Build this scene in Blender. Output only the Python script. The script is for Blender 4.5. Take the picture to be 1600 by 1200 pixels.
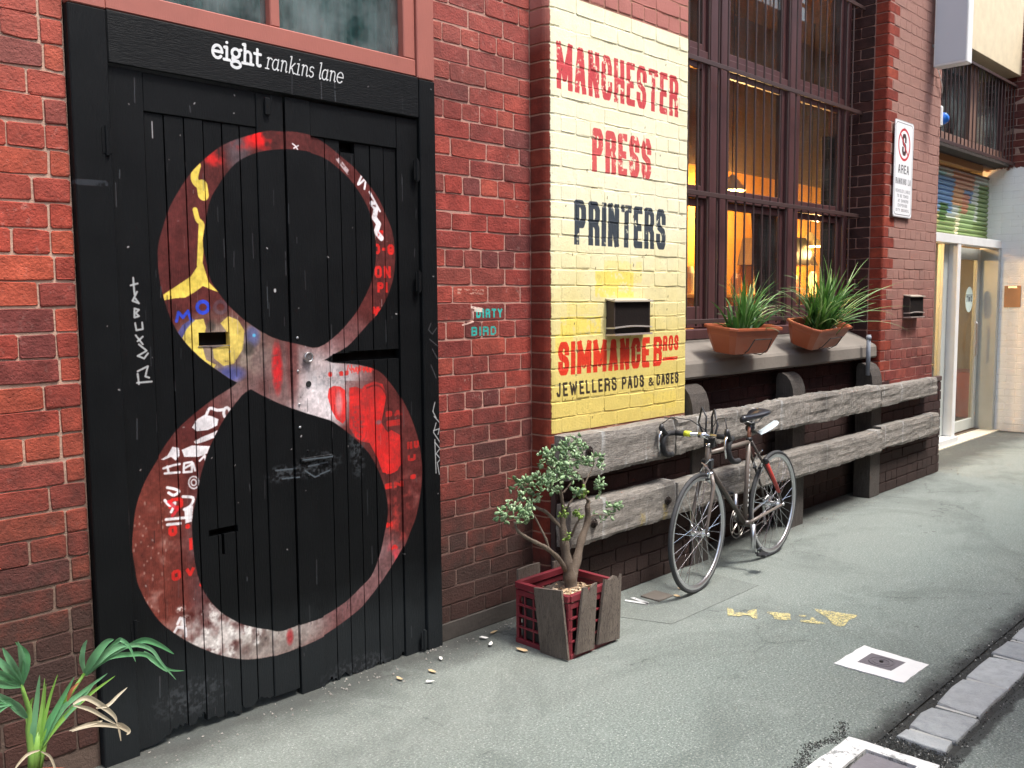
import bpy, bmesh, math, random
import numpy as np
from mathutils import Vector, Matrix
random.seed(7); RNG=np.random.default_rng(7)
S=bpy.context.scene
for o in list(bpy.data.objects): bpy.data.objects.remove(o)
PI=math.pi
# ------------------------------------------------------------------ camera
F,AL,PT,RO=1408.663,0.77892,0.09102,-0.007818
H=1.64
fw=Vector((math.cos(AL)*math.cos(PT),math.sin(AL)*math.cos(PT),-math.sin(PT)))
rt=Vector((math.sin(AL),-math.cos(AL),0)); up=rt.cross(fw)
r2=rt*math.cos(RO)+up*math.sin(RO); u2=-rt*math.sin(RO)+up*math.cos(RO)
cd=bpy.data.cameras.new('camera'); cam=bpy.data.objects.new('camera',cd); S.collection.objects.link(cam)
cd.sensor_width=36; cd.sensor_fit='HORIZONTAL'; cd.lens=F/1600*36; cd.clip_end=400; cd.clip_start=.02
M=Matrix((r2,u2,-fw)).transposed().to_4x4(); M.translation=Vector((0,0,H)); cam.matrix_world=M
S.camera=cam
# ------------------------------------------------------------------ light
SUN_EL,SUN_AZ=math.radians(66),math.radians(-72)   # azimuth of the sun measured from +X towards +Y
W=bpy.data.worlds.new('World'); S.world=W; W.use_nodes=True
nt=W.node_tree; bg=nt.nodes['Background']; sky=nt.nodes.new('ShaderNodeTexSky'); sky.sky_type='NISHITA'
sky.sun_disc=False; sky.sun_elevation=SUN_EL; sky.sun_rotation=PI/2-SUN_AZ; sky.air_density=1.6; sky.dust_density=4.0
nt.links.new(sky.outputs[0],bg.inputs[0]); bg.inputs[1].default_value=0.15
sl=bpy.data.lights.new('sun','SUN'); sl.energy=1.9; sl.angle=math.radians(11); sl.color=(1,.985,.96)
so=bpy.data.objects.new('sun',sl); S.collection.objects.link(so)
sd=Vector((math.cos(SUN_EL)*math.cos(SUN_AZ),math.cos(SUN_EL)*math.sin(SUN_AZ),math.sin(SUN_EL)))
so.rotation_euler=sd.to_track_quat('Z','Y').to_euler(); so.location=(0,0,12)
S.view_settings.view_transform='Standard'; S.view_settings.look='None'; S.view_settings.exposure=1.38; S.view_settings.gamma=1
S.render.resolution_x=1024; S.render.resolution_y=768
S.render.engine='CYCLES'
# ------------------------------------------------------------------ projections used to read real positions off known planes
def ray(px,py): return fw+r2*((px-800)/F)-u2*((py-600)/F)
def P(px,py,Y):
    d=ray(px,py); t=Y/d.y; return Vector((d.x*t,Y,H+d.z*t))
def G(px,py,z=0.):
    d=ray(px,py); t=(z-H)/d.z; return Vector((d.x*t,d.y*t,z))
def PX(px,py,X):
    d=ray(px,py); t=X/d.x; return Vector((X,d.y*t,H+d.z*t))
def inframe(p,m=.06):
    d=Vector(p)-Vector((0,0,H)); z=d.dot(fw)
    if z<.3: return False
    x=F*d.dot(r2)/z; y=F*d.dot(u2)/z
    return abs(x)<800*(1+m) and abs(y)<600*(1+m)
# ------------------------------------------------------------------ object helpers
def link(o,parent=None):
    S.collection.objects.link(o)
    if parent is not None: o.parent=parent
    return o
def tag(o,label=None,cat=None,group=None,kind=None):
    if label: o['label']=label
    if cat: o['category']=cat
    if group: o['group']=group
    if kind: o['kind']=kind
    return o
def empty(name,loc=(0,0,0),rz=0,label=None,cat=None,group=None):
    o=bpy.data.objects.new(name,None); o.location=loc; o.rotation_euler=(0,0,rz); o.empty_display_size=.1
    link(o); tag(o,label,cat,group); return o
class MB:
    def __init__(s): s.v=[]; s.f=[]
    def add(s,v,f):
        n=len(s.v); s.v+= [tuple(p) for p in v]; s.f+=[tuple(i+n for i in q) for q in f]; return s
    def box(s,x0,x1,y0,y1,z0,z1,bev=0.0,rot=None,piv=None):
        bm=bmesh.new(); bmesh.ops.create_cube(bm,size=1)
        for v in bm.verts: v.co=Vector(((x0+x1)/2+v.co.x*(x1-x0),(y0+y1)/2+v.co.y*(y1-y0),(z0+z1)/2+v.co.z*(z1-z0)))
        if bev>0: bmesh.ops.bevel(bm,geom=bm.edges[:],offset=bev,segments=1,affect='EDGES')
        if rot is not None:
            pv=Vector(piv) if piv is not None else Vector(((x0+x1)/2,(y0+y1)/2,(z0+z1)/2))
            for v in bm.verts: v.co=pv+rot@(v.co-pv)
        bm.verts.index_update()
        s.add([v.co for v in bm.verts],[[v.index for v in f.verts] for f in bm.faces]); bm.free(); return s
    def prism(s,pts,d,bev=0):
        """pts: 3-D polygon, d: extrusion vector"""
        pts=[Vector(p) for p in pts]; d=Vector(d); n=len(pts)
        nm=Vector((0,0,0))
        for i in range(n): nm+=pts[i].cross(pts[(i+1)%n])
        if nm.dot(d)>0: pts=pts[::-1]
        v=pts+[p+d for p in pts]
        f=[tuple(range(n)),tuple(range(2*n-1,n-1,-1))]+[(i,i+n,(i+1)%n+n,(i+1)%n) for i in range(n)]
        f=[tuple(reversed(q)) if k>1 else q for k,q in enumerate(f)]
        return s.add(v,f)
    def tube(s,pts,r,n=8,cap=True,flat=None):
        pts=[Vector(p) for p in pts]; m=len(pts)
        rr=r if hasattr(r,'__len__') else [r]*m
        vs=[];a=None
        for i,p in enumerate(pts):
            t=(pts[min(i+1,m-1)]-pts[max(i-1,0)]).normalized()
            if a is None:
                a=Vector((0,0,1)) if abs(t.z)<.9 else Vector((1,0,0))
            a=(a-t*a.dot(t)); a=a.normalized() if a.length>1e-6 else t.orthogonal().normalized()
            b=t.cross(a)
            for k in range(n):
                c=2*PI*k/n; vs.append(p+(a*math.cos(c)*(flat or 1)+b*math.sin(c))*rr[i])
        f=[(i*n+k,i*n+(k+1)%n,(i+1)*n+(k+1)%n,(i+1)*n+k) for i in range(m-1) for k in range(n)]
        if cap: f+= [tuple(range(n-1,-1,-1)),tuple((m-1)*n+k for k in range(n))]
        return s.add(vs,f)
    def torus(s,c,R,r,ax='y',n=48,m=8,sx=1.0,prof=None):
        c=Vector(c); vs=[]
        prof=prof or [(r*math.cos(2*PI*k/m),r*math.sin(2*PI*k/m)*sx) for k in range(m)]
        m=len(prof)
        for i in range(n):
            t=2*PI*i/n
            for (dr,da) in prof:
                q=(R+dr)
                if ax=='y': vs.append(c+Vector((q*math.cos(t),da,q*math.sin(t))))
                elif ax=='z': vs.append(c+Vector((q*math.cos(t),q*math.sin(t),da)))
                else: vs.append(c+Vector((da,q*math.cos(t),q*math.sin(t))))
        f=[(i*m+k,((i+1)%n)*m+k,((i+1)%n)*m+(k+1)%m,i*m+(k+1)%m) for i in range(n) for k in range(m)]
        return s.add(vs,f)
    def disc(s,c,R,h,ax='y',n=24):
        d={'y':Vector((0,1,0)),'x':Vector((1,0,0)),'z':Vector((0,0,1))}[ax]
        return s.tube([Vector(c)-d*h/2,Vector(c)+d*h/2],R,n)
    def mesh(s,name):
        me=bpy.data.meshes.new(name); me.from_pydata([tuple(v) for v in s.v],[],s.f); me.update(); return me
    def build(s,name,mat,parent=None,smooth=False,loc=None,label=None,cat=None,group=None,kind=None,rot=None):
        me=s.mesh(name); me.materials.append(mat)
        if smooth:
            me.polygons.foreach_set('use_smooth',[True]*len(me.polygons))
        bm=bmesh.new(); bm.from_mesh(me); bmesh.ops.recalc_face_normals(bm,faces=bm.faces[:]); bm.to_mesh(me); bm.free()
        o=bpy.data.objects.new(name,me); link(o,parent)
        if loc: o.location=loc
        if rot: o.rotation_euler=rot
        tag(o,label,cat,group,kind)
        if smooth=='auto':
            pass
        return o
def center(mb,c):
    c=Vector(c); mb.v=[tuple(Vector(p)-c) for p in mb.v]; return mb
# ------------------------------------------------------------------ material helpers
class NT:
    def __init__(s,name):
        s.m=bpy.data.materials.new(name); s.m.use_nodes=True; s.t=s.m.node_tree; s.b=s.t.nodes['Principled BSDF']
        s.out=s.t.nodes['Material Output']
    def n(s,ty,**kw):
        x=s.t.nodes.new(ty)
        for k,v in kw.items():
            if k in('op','operation'): x.operation=v
            elif hasattr(x,k): setattr(x,k,v)
        return x
    def l(s,a,b): s.t.links.new(a,b)
    def val(s,x,inp):
        if isinstance(x,(int,float)): inp.default_value=x
        elif isinstance(x,(tuple,list)): inp.default_value=(*x,1) if len(x)==3 and inp.type=='RGBA' else x
        else: s.l(x,inp)
    def math(s,op,a,b=0.,c=None,clamp=False):
        x=s.t.nodes.new('ShaderNodeMath'); x.operation=op; x.use_clamp=clamp
        s.val(a,x.inputs[0]); s.val(b,x.inputs[1])
        if c is not None: s.val(c,x.inputs[2])
        return x.outputs[0]
    def mix(s,f,a,b,mode='MIX'):
        x=s.t.nodes.new('ShaderNodeMix'); x.data_type='RGBA'; x.blend_type=mode
        s.val(f,x.inputs[0]); s.val(a,x.inputs[6]); s.val(b,x.inputs[7]); return x.outputs[2]
    def pos(s):
        return s.n('ShaderNodeNewGeometry').outputs['Position']
    def obj(s): return s.n('ShaderNodeTexCoord').outputs['Object']
    def mapv(s,v,sc=(1,1,1),loc=(0,0,0)):
        x=s.n('ShaderNodeMapping'); s.l(v,x.inputs[0]); x.inputs['Scale'].default_value=sc; x.inputs['Location'].default_value=loc; return x.outputs[0]
    def noise(s,v,scale,detail=4,rough=.55,dist=0.,col=False):
        x=s.n('ShaderNodeTexNoise'); s.l(v,x.inputs['Vector']); x.inputs['Scale'].default_value=scale; x.inputs['Detail'].default_value=detail
        x.inputs['Roughness'].default_value=rough; x.inputs['Distortion'].default_value=dist
        return x.outputs['Color' if col else 'Fac']
    def ramp(s,f,stops,interp='LINEAR'):
        x=s.n('ShaderNodeValToRGB'); s.l(f,x.inputs[0]); r=x.color_ramp; r.interpolation=interp
        while len(r.elements)<len(stops): r.elements.new(.5)
        for e,(p,c) in zip(r.elements,stops):
            e.position=p; e.color=(*c,1) if not isinstance(c,(int,float)) else (c,c,c,1)
        return x.outputs[0]
    def step(s,f,a,b):   # smooth map a..b -> 0..1
        x=s.n('ShaderNodeMapRange'); s.val(f,x.inputs[0]); x.inputs[1].default_value=a; x.inputs[2].default_value=b; x.clamp=True; return x.outputs[0]
    def sep(s,v):
        x=s.n('ShaderNodeSeparateXYZ'); s.l(v,x.inputs[0]); return x.outputs
    def bump(s,h,strength=.3,dist=.01,nrm=None):
        x=s.n('ShaderNodeBump'); s.l(h,x.inputs['Height']); x.inputs['Strength'].default_value=strength; x.inputs['Distance'].default_value=dist
        if nrm is not None: s.l(nrm,x.inputs['Normal'])
        return x.outputs[0]
    def set(s,base=None,rough=None,metal=None,normal=None,spec=None):
        if base is not None: s.val(base,s.b.inputs['Base Color'])
        if rough is not None: s.val(rough,s.b.inputs['Roughness'])
        if metal is not None: s.val(metal,s.b.inputs['Metallic'])
        if spec is not None: s.val(spec,s.b.inputs['Specular IOR Level'])
        if normal is not None: s.l(normal,s.b.inputs['Normal'])
        return s.m
    def rnd(s):
        a=s.n('ShaderNodeObjectInfo').outputs['Random']; b=s.n('ShaderNodeNewGeometry').outputs['Random Per Island']
        return s.math('FRACT',s.math('ADD',a,b))
def lin(c):   # sRGB 0-255 -> linear
    return tuple(((x/255)/12.92 if x/255<=.04045 else ((x/255+.055)/1.055)**2.4) for x in c)
def simple(name,col,rough=.6,metal=0.,bump=0.,bscale=80,var=.15,vscale=9):
    t=NT(name); v=t.pos(); n=t.noise(v,vscale,5)
    c=t.mix(n,tuple(x*(1-var) for x in col),tuple(min(1,x*(1+var)) for x in col))
    nr=t.bump(t.noise(v,bscale,3),bump,.004) if bump else None
    return t.set(c,rough,metal,nr)
# ------------------------------------------------------------------ raster canvas for flat print (paint, lettering)
class Canvas:
    def __init__(s,x0,x1,z0,z1,ppm):
        s.x0,s.z0,s.ppm=x0,z0,ppm; s.w=int((x1-x0)*ppm); s.h=int((z1-z0)*ppm); s.x1=x0+s.w/ppm; s.z1=z0+s.h/ppm
        s.c=np.zeros((s.h,s.w,4),np.float32)
        s.n1=s._noise(6); s.n2=s._noise(25); s.n3=s._noise(90)
    def _noise(s,f):
        W_=s.w/s.ppm; H_=s.h/s.ppm; out=np.zeros((s.h,s.w),np.float32); a=1.; tot=0
        for o in range(3):
            gx=max(2,int(W_*f*2**o)); gy=max(2,int(H_*f*2**o)); g=RNG.random((gy+2,gx+2)).astype(np.float32)
            yy=np.linspace(0,gy,s.h); xx=np.linspace(0,gx,s.w); yi=yy.astype(int); xi=xx.astype(int)
            fy=(yy-yi)[:,None]; fx=(xx-xi)[None]; fy=fy*fy*(3-2*fy); fx=fx*fx*(3-2*fx)
            v=(g[yi][:,xi]*(1-fy)*(1-fx)+g[yi+1][:,xi]*fy*(1-fx)+g[yi][:,xi+1]*(1-fy)*fx+g[yi+1][:,xi+1]*fy*fx)
            out+=a*v; tot+=a; a*=.55
        return out/tot
    def px(s,p): return ((p[0]-s.x0)*s.ppm,(p[1]-s.z0)*s.ppm)
    def bbox(s,xs,zs,pad=2):
        return max(0,int(min(xs)-pad)),min(s.w,int(max(xs)+pad+1)),max(0,int(min(zs)-pad)),min(s.h,int(max(zs)+pad+1))
    def polymask(s,pts):
        q=[s.px(p) for p in pts]; a,b,c,d=s.bbox([t[0] for t in q],[t[1] for t in q]); m=np.zeros((s.h,s.w),np.float32)
        if b<=a or d<=c: return m
        acc=np.zeros((d-c,b-a),np.float32)
        for (ox,oy) in ((.25,.25),(.75,.25),(.25,.75),(.75,.75)):
            X=np.arange(a,b)[None]+ox; Y=np.arange(c,d)[:,None]+oy; ins=np.zeros((d-c,b-a),bool)
            for i in range(len(q)):
                (x1,y1),(x2,y2)=q[i],q[(i+1)%len(q)]
                if y1==y2: continue
                cond=((Y>=y1)!=(Y>=y2)); xi=x1+(Y-y1)*(x2-x1)/(y2-y1); ins^=(cond&(X<xi))
            acc+=ins
        m[c:d,a:b]=acc/4; return m
    def strokemask(s,pts,w,flat=False,m=None):
        q=[s.px(p) for p in pts]; r=w*s.ppm/2
        if m is None: m=np.zeros((s.h,s.w),np.float32)
        for i in range(len(q)-1):
            (x1,y1),(x2,y2)=q[i],q[i+1]; a,b,c,d=s.bbox([x1,x2],[y1,y2],r+2)
            if b<=a or d<=c: continue
            X=np.arange(a,b)[None]+.5; Y=np.arange(c,d)[:,None]+.5; dx,dy=x2-x1,y2-y1; L=max(math.hypot(dx,dy),1e-6)
            t=((X-x1)*dx+(Y-y1)*dy)/L/L; tc=np.clip(t,0,1)
            dist=np.hypot(X-x1-tc*dx,Y-y1-tc*dy)
            v=np.clip(r-dist+.5,0,1)
            if flat:
                e0=(0 if i==0 else -9)*L; 
                if i==0: v=v*np.clip(t*L+.5,0,1)
                if i==len(q)-2: v=v*np.clip((1-t)*L+.5,0,1)
            m[c:d,a:b]=np.maximum(m[c:d,a:b],v)
        return m
    def put(s,m,col,alpha=1.,wear=0.,lincol=False):
        c=np.array(col[:3],np.float32)/255.
        if wear>0: m=m*np.clip((s.n2*.6+s.n3*.4-wear)*9+.5,0,1)
        m=(m*alpha)[...,None]
        A=s.c[...,3:4]; na=m+A*(1-m)
        s.c[...,:3]=np.where(na>1e-5,(c*m+s.c[...,:3]*A*(1-m))/np.maximum(na,1e-5),s.c[...,:3]); s.c[...,3:4]=na
    def poly(s,pts,col,alpha=1.,wear=0.): s.put(s.polymask(pts),col,alpha,wear)
    def stroke(s,pts,w,col,alpha=1.,wear=0.,flat=False): s.put(s.strokemask(pts,w,flat),col,alpha,wear)
    def text(s,t,x,z,w,h,th,col,alpha=1.,gap=.25,wear=0.,widths=None,shear=0.,flat=True,font=None):
        """fills the box x..x+w, z..z+h"""
        font=font or FONT; adv=[]
        for ch in t: adv.append(ADV.get(ch,1.))
        tot=sum(adv)+gap*(len(t)-1); k=w/tot; cx=x; m=np.zeros((s.h,s.w),np.float32)
        for ch,a in zip(t,adv):
            lw=a*k
            for pl_ in font.get(ch,[]):
                pts=[(cx+th/2+u*(lw-th)+shear*v*h, z+th/2+v*(h-th)) if lw>th*1.2 else (cx+lw/2+shear*v*h, z+th/2+v*(h-th)) for u,v in pl_]
                # flat terminals reach the box edge
                if flat and len(pts)>1:
                    def ext(p,q):
                        dx,dy=p[0]-q[0],p[1]-q[1]; L=math.hypot(dx,dy) or 1; return (p[0]+dx/L*th/2,p[1]+dy/L*th/2)
                    if pts[0]!=pts[-1]:
                        a0,a1=ext(pts[0],pts[1]),ext(pts[-1],pts[-2]); pts=[a0]+pts[1:-1]+[a1]
                        s.strokemask(pts,th,True,m); continue
                s.strokemask(pts,th,False,m)
            cx+=lw+gap*k
        s.put(m,col,alpha,wear)
    def image(s,name):
        im=bpy.data.images.new(name,s.w,s.h,alpha=True); im.alpha_mode='CHANNEL_PACKED'
        im.pixels.foreach_set(np.clip(s.c,0,1).ravel()); im.update(); im.pack(); return im
    def node(s,t,im,u=None,v=None):
        """image placed by world X and Z (or given sockets)"""
        if u is None:
            q=t.sep(t.pos()); u,v=q[0],q[2]
        a=t.math('DIVIDE',t.math('SUBTRACT',u,s.x0),s.x1-s.x0); b=t.math('DIVIDE',t.math('SUBTRACT',v,s.z0),s.z1-s.z0)
        cb=t.n('ShaderNodeCombineXYZ'); t.l(a,cb.inputs[0]); t.l(b,cb.inputs[1])
        x=t.n('ShaderNodeTexImage'); x.image=im; x.extension='CLIP'; t.l(cb.outputs[0],x.inputs[0]); return x.outputs[0],x.outputs[1]
OV=[(0,.18),(0,.82),(.22,1),(.78,1),(1,.82),(1,.18),(.78,0),(.22,0),(0,.18)]
SV=[(1,.74),(1,.86),(.78,1),(.22,1),(0,.86),(0,.68),(.15,.56),(.85,.44),(1,.32),(1,.14),(.78,0),(.22,0),(0,.14),(0,.26)]
FONT={'A':[[(0,0),(.38,1),(.62,1),(1,0)],[(.15,.32),(.85,.32)]],
'B':[[(0,0),(0,1),(.75,1),(1,.88),(1,.65),(.75,.52),(0,.52)],[(.75,.52),(1,.4),(1,.13),(.75,0),(0,0)]],
'C':[[(1,.68),(1,.82),(.78,1),(.22,1),(0,.82),(0,.18),(.22,0),(.78,0),(1,.18),(1,.32)]],
'D':[[(0,0),(0,1),(.7,1),(1,.8),(1,.2),(.7,0),(0,0)]],
'E':[[(1,1),(0,1),(0,0),(1,0)],[(0,.5),(.8,.5)]],'F':[[(1,1),(0,1),(0,0)],[(0,.5),(.8,.5)]],
'G':[[(1,.7),(1,.82),(.78,1),(.22,1),(0,.82),(0,.18),(.22,0),(.78,0),(1,.18),(1,.45),(.55,.45)]],
'H':[[(0,0),(0,1)],[(1,0),(1,1)],[(0,.5),(1,.5)]],'I':[[(.5,0),(.5,1)]],
'J':[[(1,1),(1,.18),(.78,0),(.22,0),(0,.18)]],'K':[[(0,0),(0,1)],[(1,1),(0,.42)],[(.3,.58),(1,0)]],
'L':[[(0,1),(0,0),(1,0)]],'M':[[(0,0),(0,1)],[(0,1),(.5,.2),(1,1)],[(1,1),(1,0)]],'N':[[(0,0),(0,1)],[(0,1),(1,0)],[(1,0),(1,1)]],
'O':[OV],'0':[OV],'P':[[(0,0),(0,1),(.75,1),(1,.86),(1,.6),(.75,.45),(0,.45)]],
'R':[[(0,0),(0,1),(.75,1),(1,.86),(1,.64),(.75,.5),(0,.5)],[(.7,.5),(1,.36),(1,0)]],
'S':[SV],'T':[[(0,1),(1,1)],[(.5,1),(.5,0)]],'U':[[(0,1),(0,.18),(.22,0),(.78,0),(1,.18),(1,1)]],
'V':[[(0,1),(.5,0),(1,1)]],'W':[[(0,1),(.25,0),(.5,.8),(.75,0),(1,1)]],'Y':[[(0,1),(.5,.5),(1,1)],[(.5,.5),(.5,0)]],
'X':[[(0,0),(1,1)],[(0,1),(1,0)]],'Z':[[(0,1),(1,1),(0,0),(1,0)]],'5':[[(1,1),(0,1),(0,.55),(.7,.55),(1,.4),(1,.15),(.7,0),(0,0)]],'2':[[(0,.8),(.3,1),(.8,1),(1,.8),(1,.6),(0,0),(1,0)]],
'&':[[(1,0),(.2,.78),(.3,1),(.6,1),(.7,.8),(.1,.35),(.1,.1),(.3,0),(.6,0),(1,.4)]],'-':[[(.1,.5),(.9,.5)]],'?':[[(0,.8),(.5,1),(1,.7),(.5,.4),(.5,.2)]]}
ADV={'I':.36,'M':1.35,'W':1.4,' ':.55,'&':.9,'J':.75,'L':.85,'E':.85,'-':.6}
# ================================================================== PAINTED PANEL ARTWORK
PC=Canvas(3.40,4.70,.93,3.20,420)
zz=np.linspace(PC.z0,PC.z1,PC.h)[:,None]; t_=np.clip((zz-1.15)/(2.1-1.15),0,1)+ (PC.n1-.5)*.25; t_=np.clip(t_,0,1)
top=np.array([229,222,190]); bot=np.array([208,187,104]); base=(bot*(1-t_[...,None])+top*t_[...,None])
base=base*(1+(PC.n2[...,None]-.5)*.08)
zm=((zz>.954)&(zz<3.177)).astype(np.float32); xx=np.linspace(PC.x0,PC.x1,PC.w)[None]
edge=3.434+(PC.n3-.5)*.006; xm=np.clip((xx-edge)*PC.ppm,0,1)
PC.c[...,:3]=base/255; PC.c[...,3]=zm*xm
for (x0,x1,z0,z1,a) in ((3.78,4.12,1.66,1.80,.85),(3.86,4.2,1.74,1.86,.35),(3.50,3.83,1.46,1.56,.85),(3.46,3.60,1.37,1.47,.7),(3.55,3.8,1.57,1.64,.3),(4.2,4.55,1.0,1.1,.3)):
    m=PC.polymask([(x0,z0),(x1,z0),(x1,z1),(x0,z1)]); PC.put(m,(230,204,84),a*.8,.42)
RED=(184,48,56); RED2=(205,46,26); INK=(38,46,58)
PC.text('MANCHESTER',3.476,2.709,1.068,.232,.036,RED,.88,gap=.2,wear=.33)
PC.text('PRESS',3.755,2.324,.524,.227,.040,(192,60,64),.86,gap=.2,wear=.34)
PC.text('PRINTERS',3.61,1.935,.818,.232,.040,INK,.9,gap=.2,wear=.3)
PC.text('SIMMANCE',3.482,1.255,.796,.175,.036,RED2,.94,gap=.2,wear=.24)
PC.text('B',4.315,1.258,.085,.172,.032,RED2,.97)
PC.text('ROS',4.408,1.343,.162,.09,.019,RED2,.95,gap=.25)
PC.poly([(4.41,1.285),(4.562,1.285),(4.562,1.305),(4.41,1.305)],RED2)
PC.text('JEWELLERS',3.468,1.145,.500,.073,.0135,(44,34,26),.95,gap=.34,wear=.1)
PC.text('PADS',4.018,1.145,.205,.070,.0135,(44,34,26),.95,gap=.34,wear=.1)
PC.text('&',4.262,1.145,.055,.05,.010,(44,34,26),.95)
PC.text('CASES',4.345,1.143,.228,.066,.0135,(44,34,26),.95,gap=.34,wear=.1)
for i in range(40):   # nicks and screw holes in the painted face
    x,z=random.uniform(3.46,4.6),random.uniform(1.0,3.1); PC.stroke([(x,z),(x+.002,z+random.uniform(.002,.012))],.006,(70,62,40),.8)
for i in range(260):   # flakes and dirt along the bed joints
    k=random.randint(11,36); x=random.uniform(3.45,4.62); z=k*.086+random.uniform(-.006,.006); L=random.uniform(.004,.05)
    PC.stroke([(x,z),(x+L,z+random.uniform(-.003,.003))],random.uniform(.002,.006),random.choice(((120,110,80),(200,190,150),(96,84,58),(150,140,100))),random.uniform(.25,.7),.3)
m=((PC.n3*.5+PC.n2*.5)>.66).astype(np.float32)*zm*xm; PC.c[...,:3]=PC.c[...,:3]*(1-m[...,None]*.07)
IM_PANEL=PC.image('panel_paint')
# teal chalk writing on the wall strip next to the door
TC=Canvas(2.9,3.3,1.35,1.75,700)
TC.text('DIRTY',3.02,1.562,.18,.045,.011,(20,170,160),.85,gap=.3,wear=.2)
TC.text('BIRD',2.985,1.475,.17,.045,.010,(20,160,150),.85,gap=.35,wear=.25)
for (x,z,w) in ((2.90,1.70,.17),(2.90,1.685,.17)): TC.stroke([(x,z),(x+w,z-.004)],.010,(214,170,150),.55,.45)
TC.stroke([(2.99,1.615),(3.06,1.605),(3.0,1.6),(3.07,1.595)],.012,(230,205,190),.8,.42); TC.stroke([(2.93,1.53),(3.0,1.545),(3.0,1.60)],.008,(225,190,175),.7,.4)
IM_TEAL=TC.image('wall_chalk')
# ================================================================== MATERIALS
def brickmat(name,stops,overlay=None,white=None,soot_shade=None,fade=None,rough=.9,lime=.3,bstr=.9):
    t=NT(name); v=t.pos(); r=t.rnd(); c=t.ramp(r,stops); mot=t.noise(v,6,6,.75,.5); big=t.noise(v,1.5,4,.6); c=t.mix(t.math('MULTIPLY',t.step(big,.50,.64),.5),c,t.mix(1.,c,(.42,.42,.45),'MULTIPLY')); c=t.mix(t.math('MULTIPLY',t.step(mot,.52,.68),.55),c,t.mix(1.,c,(1.5,1.7,1.7),'MULTIPLY')); c=t.mix(t.math('MULTIPLY',t.step(mot,.46,.32),.6),c,t.mix(1.,c,(.5,.55,.6),'MULTIPLY'))
    n1=t.noise(v,14,5,.65); n2=t.noise(v,95,4,.6); n3=t.noise(v,2.2,3)
    c=t.mix(t.step(n1,.35,.7),t.mix(1.,c,(.62,.6,.6),'MULTIPLY'),c)
    c=t.mix(t.math('MULTIPLY',t.step(n2,.55,.75),.35),c,(.07,.03,.025))
    c=t.mix(t.math('MULTIPLY',t.math('MULTIPLY',t.step(t.noise(v,33,5,.7),.58,.72),t.step(n3,.45,.62)),lime),c,(.55,.38,.32))
    z=t.sep(v)[2]
    if fade: c=t.mix(t.math('MULTIPLY',t.step(t.math('ADD',z,t.math('MULTIPLY',n3,.6)),fade[0],fade[1]),fade[2]),c,fade[3])
    if soot_shade: c=t.mix(t.math('MULTIPLY',t.step(t.math('ADD',z,t.math('MULTIPLY',t.math('SUBTRACT',n1,.5),.5)),soot_shade[1],soot_shade[0]),soot_shade[2]),c,(.035,.022,.018))  # soot at the base, deepened to paint in the shadow at the wall bottom
    bh=t.math('ADD',t.math('MULTIPLY',n1,.6),t.math('MULTIPLY',n2,.45)); 
    if white: # painted white up to a ragged height
        k=t.step(t.math('ADD',z,t.math('MULTIPLY',t.math('SUBTRACT',n1,.5),.16)),white+.01,white-.01); c=t.mix(k,c,t.mix(t.step(t.noise(v,20,5,.7),.68,.74),(.86,.88,.88),(.6,.6,.6)))
    ro=rough
    if overlay:
        for cv,im in overlay:
            oc,oa=cv.node(t,im); c=t.mix(oa,c,oc); ro=t.math('SUBTRACT',rough,t.math('MULTIPLY',oa,.3))
    pit=t.n('ShaderNodeTexVoronoi'); t.l(v,pit.inputs['Vector']); pit.inputs['Scale'].default_value=70
    bh=t.math('ADD',bh,t.math('MULTIPLY',t.step(pit.outputs['Distance'],.0,.22),.18))
    return t.set(c,ro,None,t.bump(bh,bstr,.011),.3)
def mortarmat(name,col,overlay=None,white=None,dark=None):
    t=NT(name); v=t.pos(); n=t.noise(v,25,5,.7); c=t.mix(n,tuple(x*.7 for x in col),tuple(min(.9,x*1.3) for x in col))
    z=t.sep(v)[2]; n1=t.noise(v,14,5,.65)
    if dark: c=t.mix(t.math('MULTIPLY',t.step(t.math('ADD',z,t.math('MULTIPLY',t.math('SUBTRACT',n1,.5),.5)),dark[1],dark[0]),dark[2]),c,(.03,.022,.018))  # joints get the same base soot with painted-in shadow
    if white: c=t.mix(t.step(t.math('ADD',z,t.math('MULTIPLY',t.math('SUBTRACT',n1,.5),.16)),white+.01,white-.01),c,(.8,.82,.82))
    if overlay:
        for cv,im in overlay:
            oc,oa=cv.node(t,im); c=t.mix(oa,c,oc)
    return t.set(c,.95,None,t.bump(t.noise(v,60,5,.7),.9,.006))
R0=[(0,(.22,.040,.026)),(.25,(.30,.058,.032)),(.45,(.17,.036,.027)),(.62,(.25,.052,.035)),(.8,(.34,.075,.034)),(1,(.10,.030,.027))]
M_BR_L=brickmat('old red brick',[(0,(.42,.066,.040)),(.35,(.30,.052,.036)),(.6,(.47,.088,.046)),(.85,(.35,.060,.040)),(1,(.18,.045,.040))],soot_shade=(.55,1.4,.93),fade=(2.3,3.0,.25,(.42,.16,.12)))
M_MO_L=mortarmat('old lime mortar',(.42,.27,.20),dark=(.4,1.3,.85))
M_BR_A=brickmat('red brick of the door wall',[(0,(.33,.048,.034)),(.3,(.23,.044,.036)),(.5,(.37,.062,.042)),(.75,(.16,.040,.036)),(.9,(.40,.075,.048)),(1,(.09,.032,.032))],overlay=[(TC,IM_TEAL)],soot_shade=(.35,1.3,.93),fade=(2.5,3.3,.2,(.36,.14,.12)))
M_MO_A=mortarmat('pink lime mortar',(.38,.205,.16),overlay=[(TC,IM_TEAL)],dark=(.2,1.1,.88))
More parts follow.
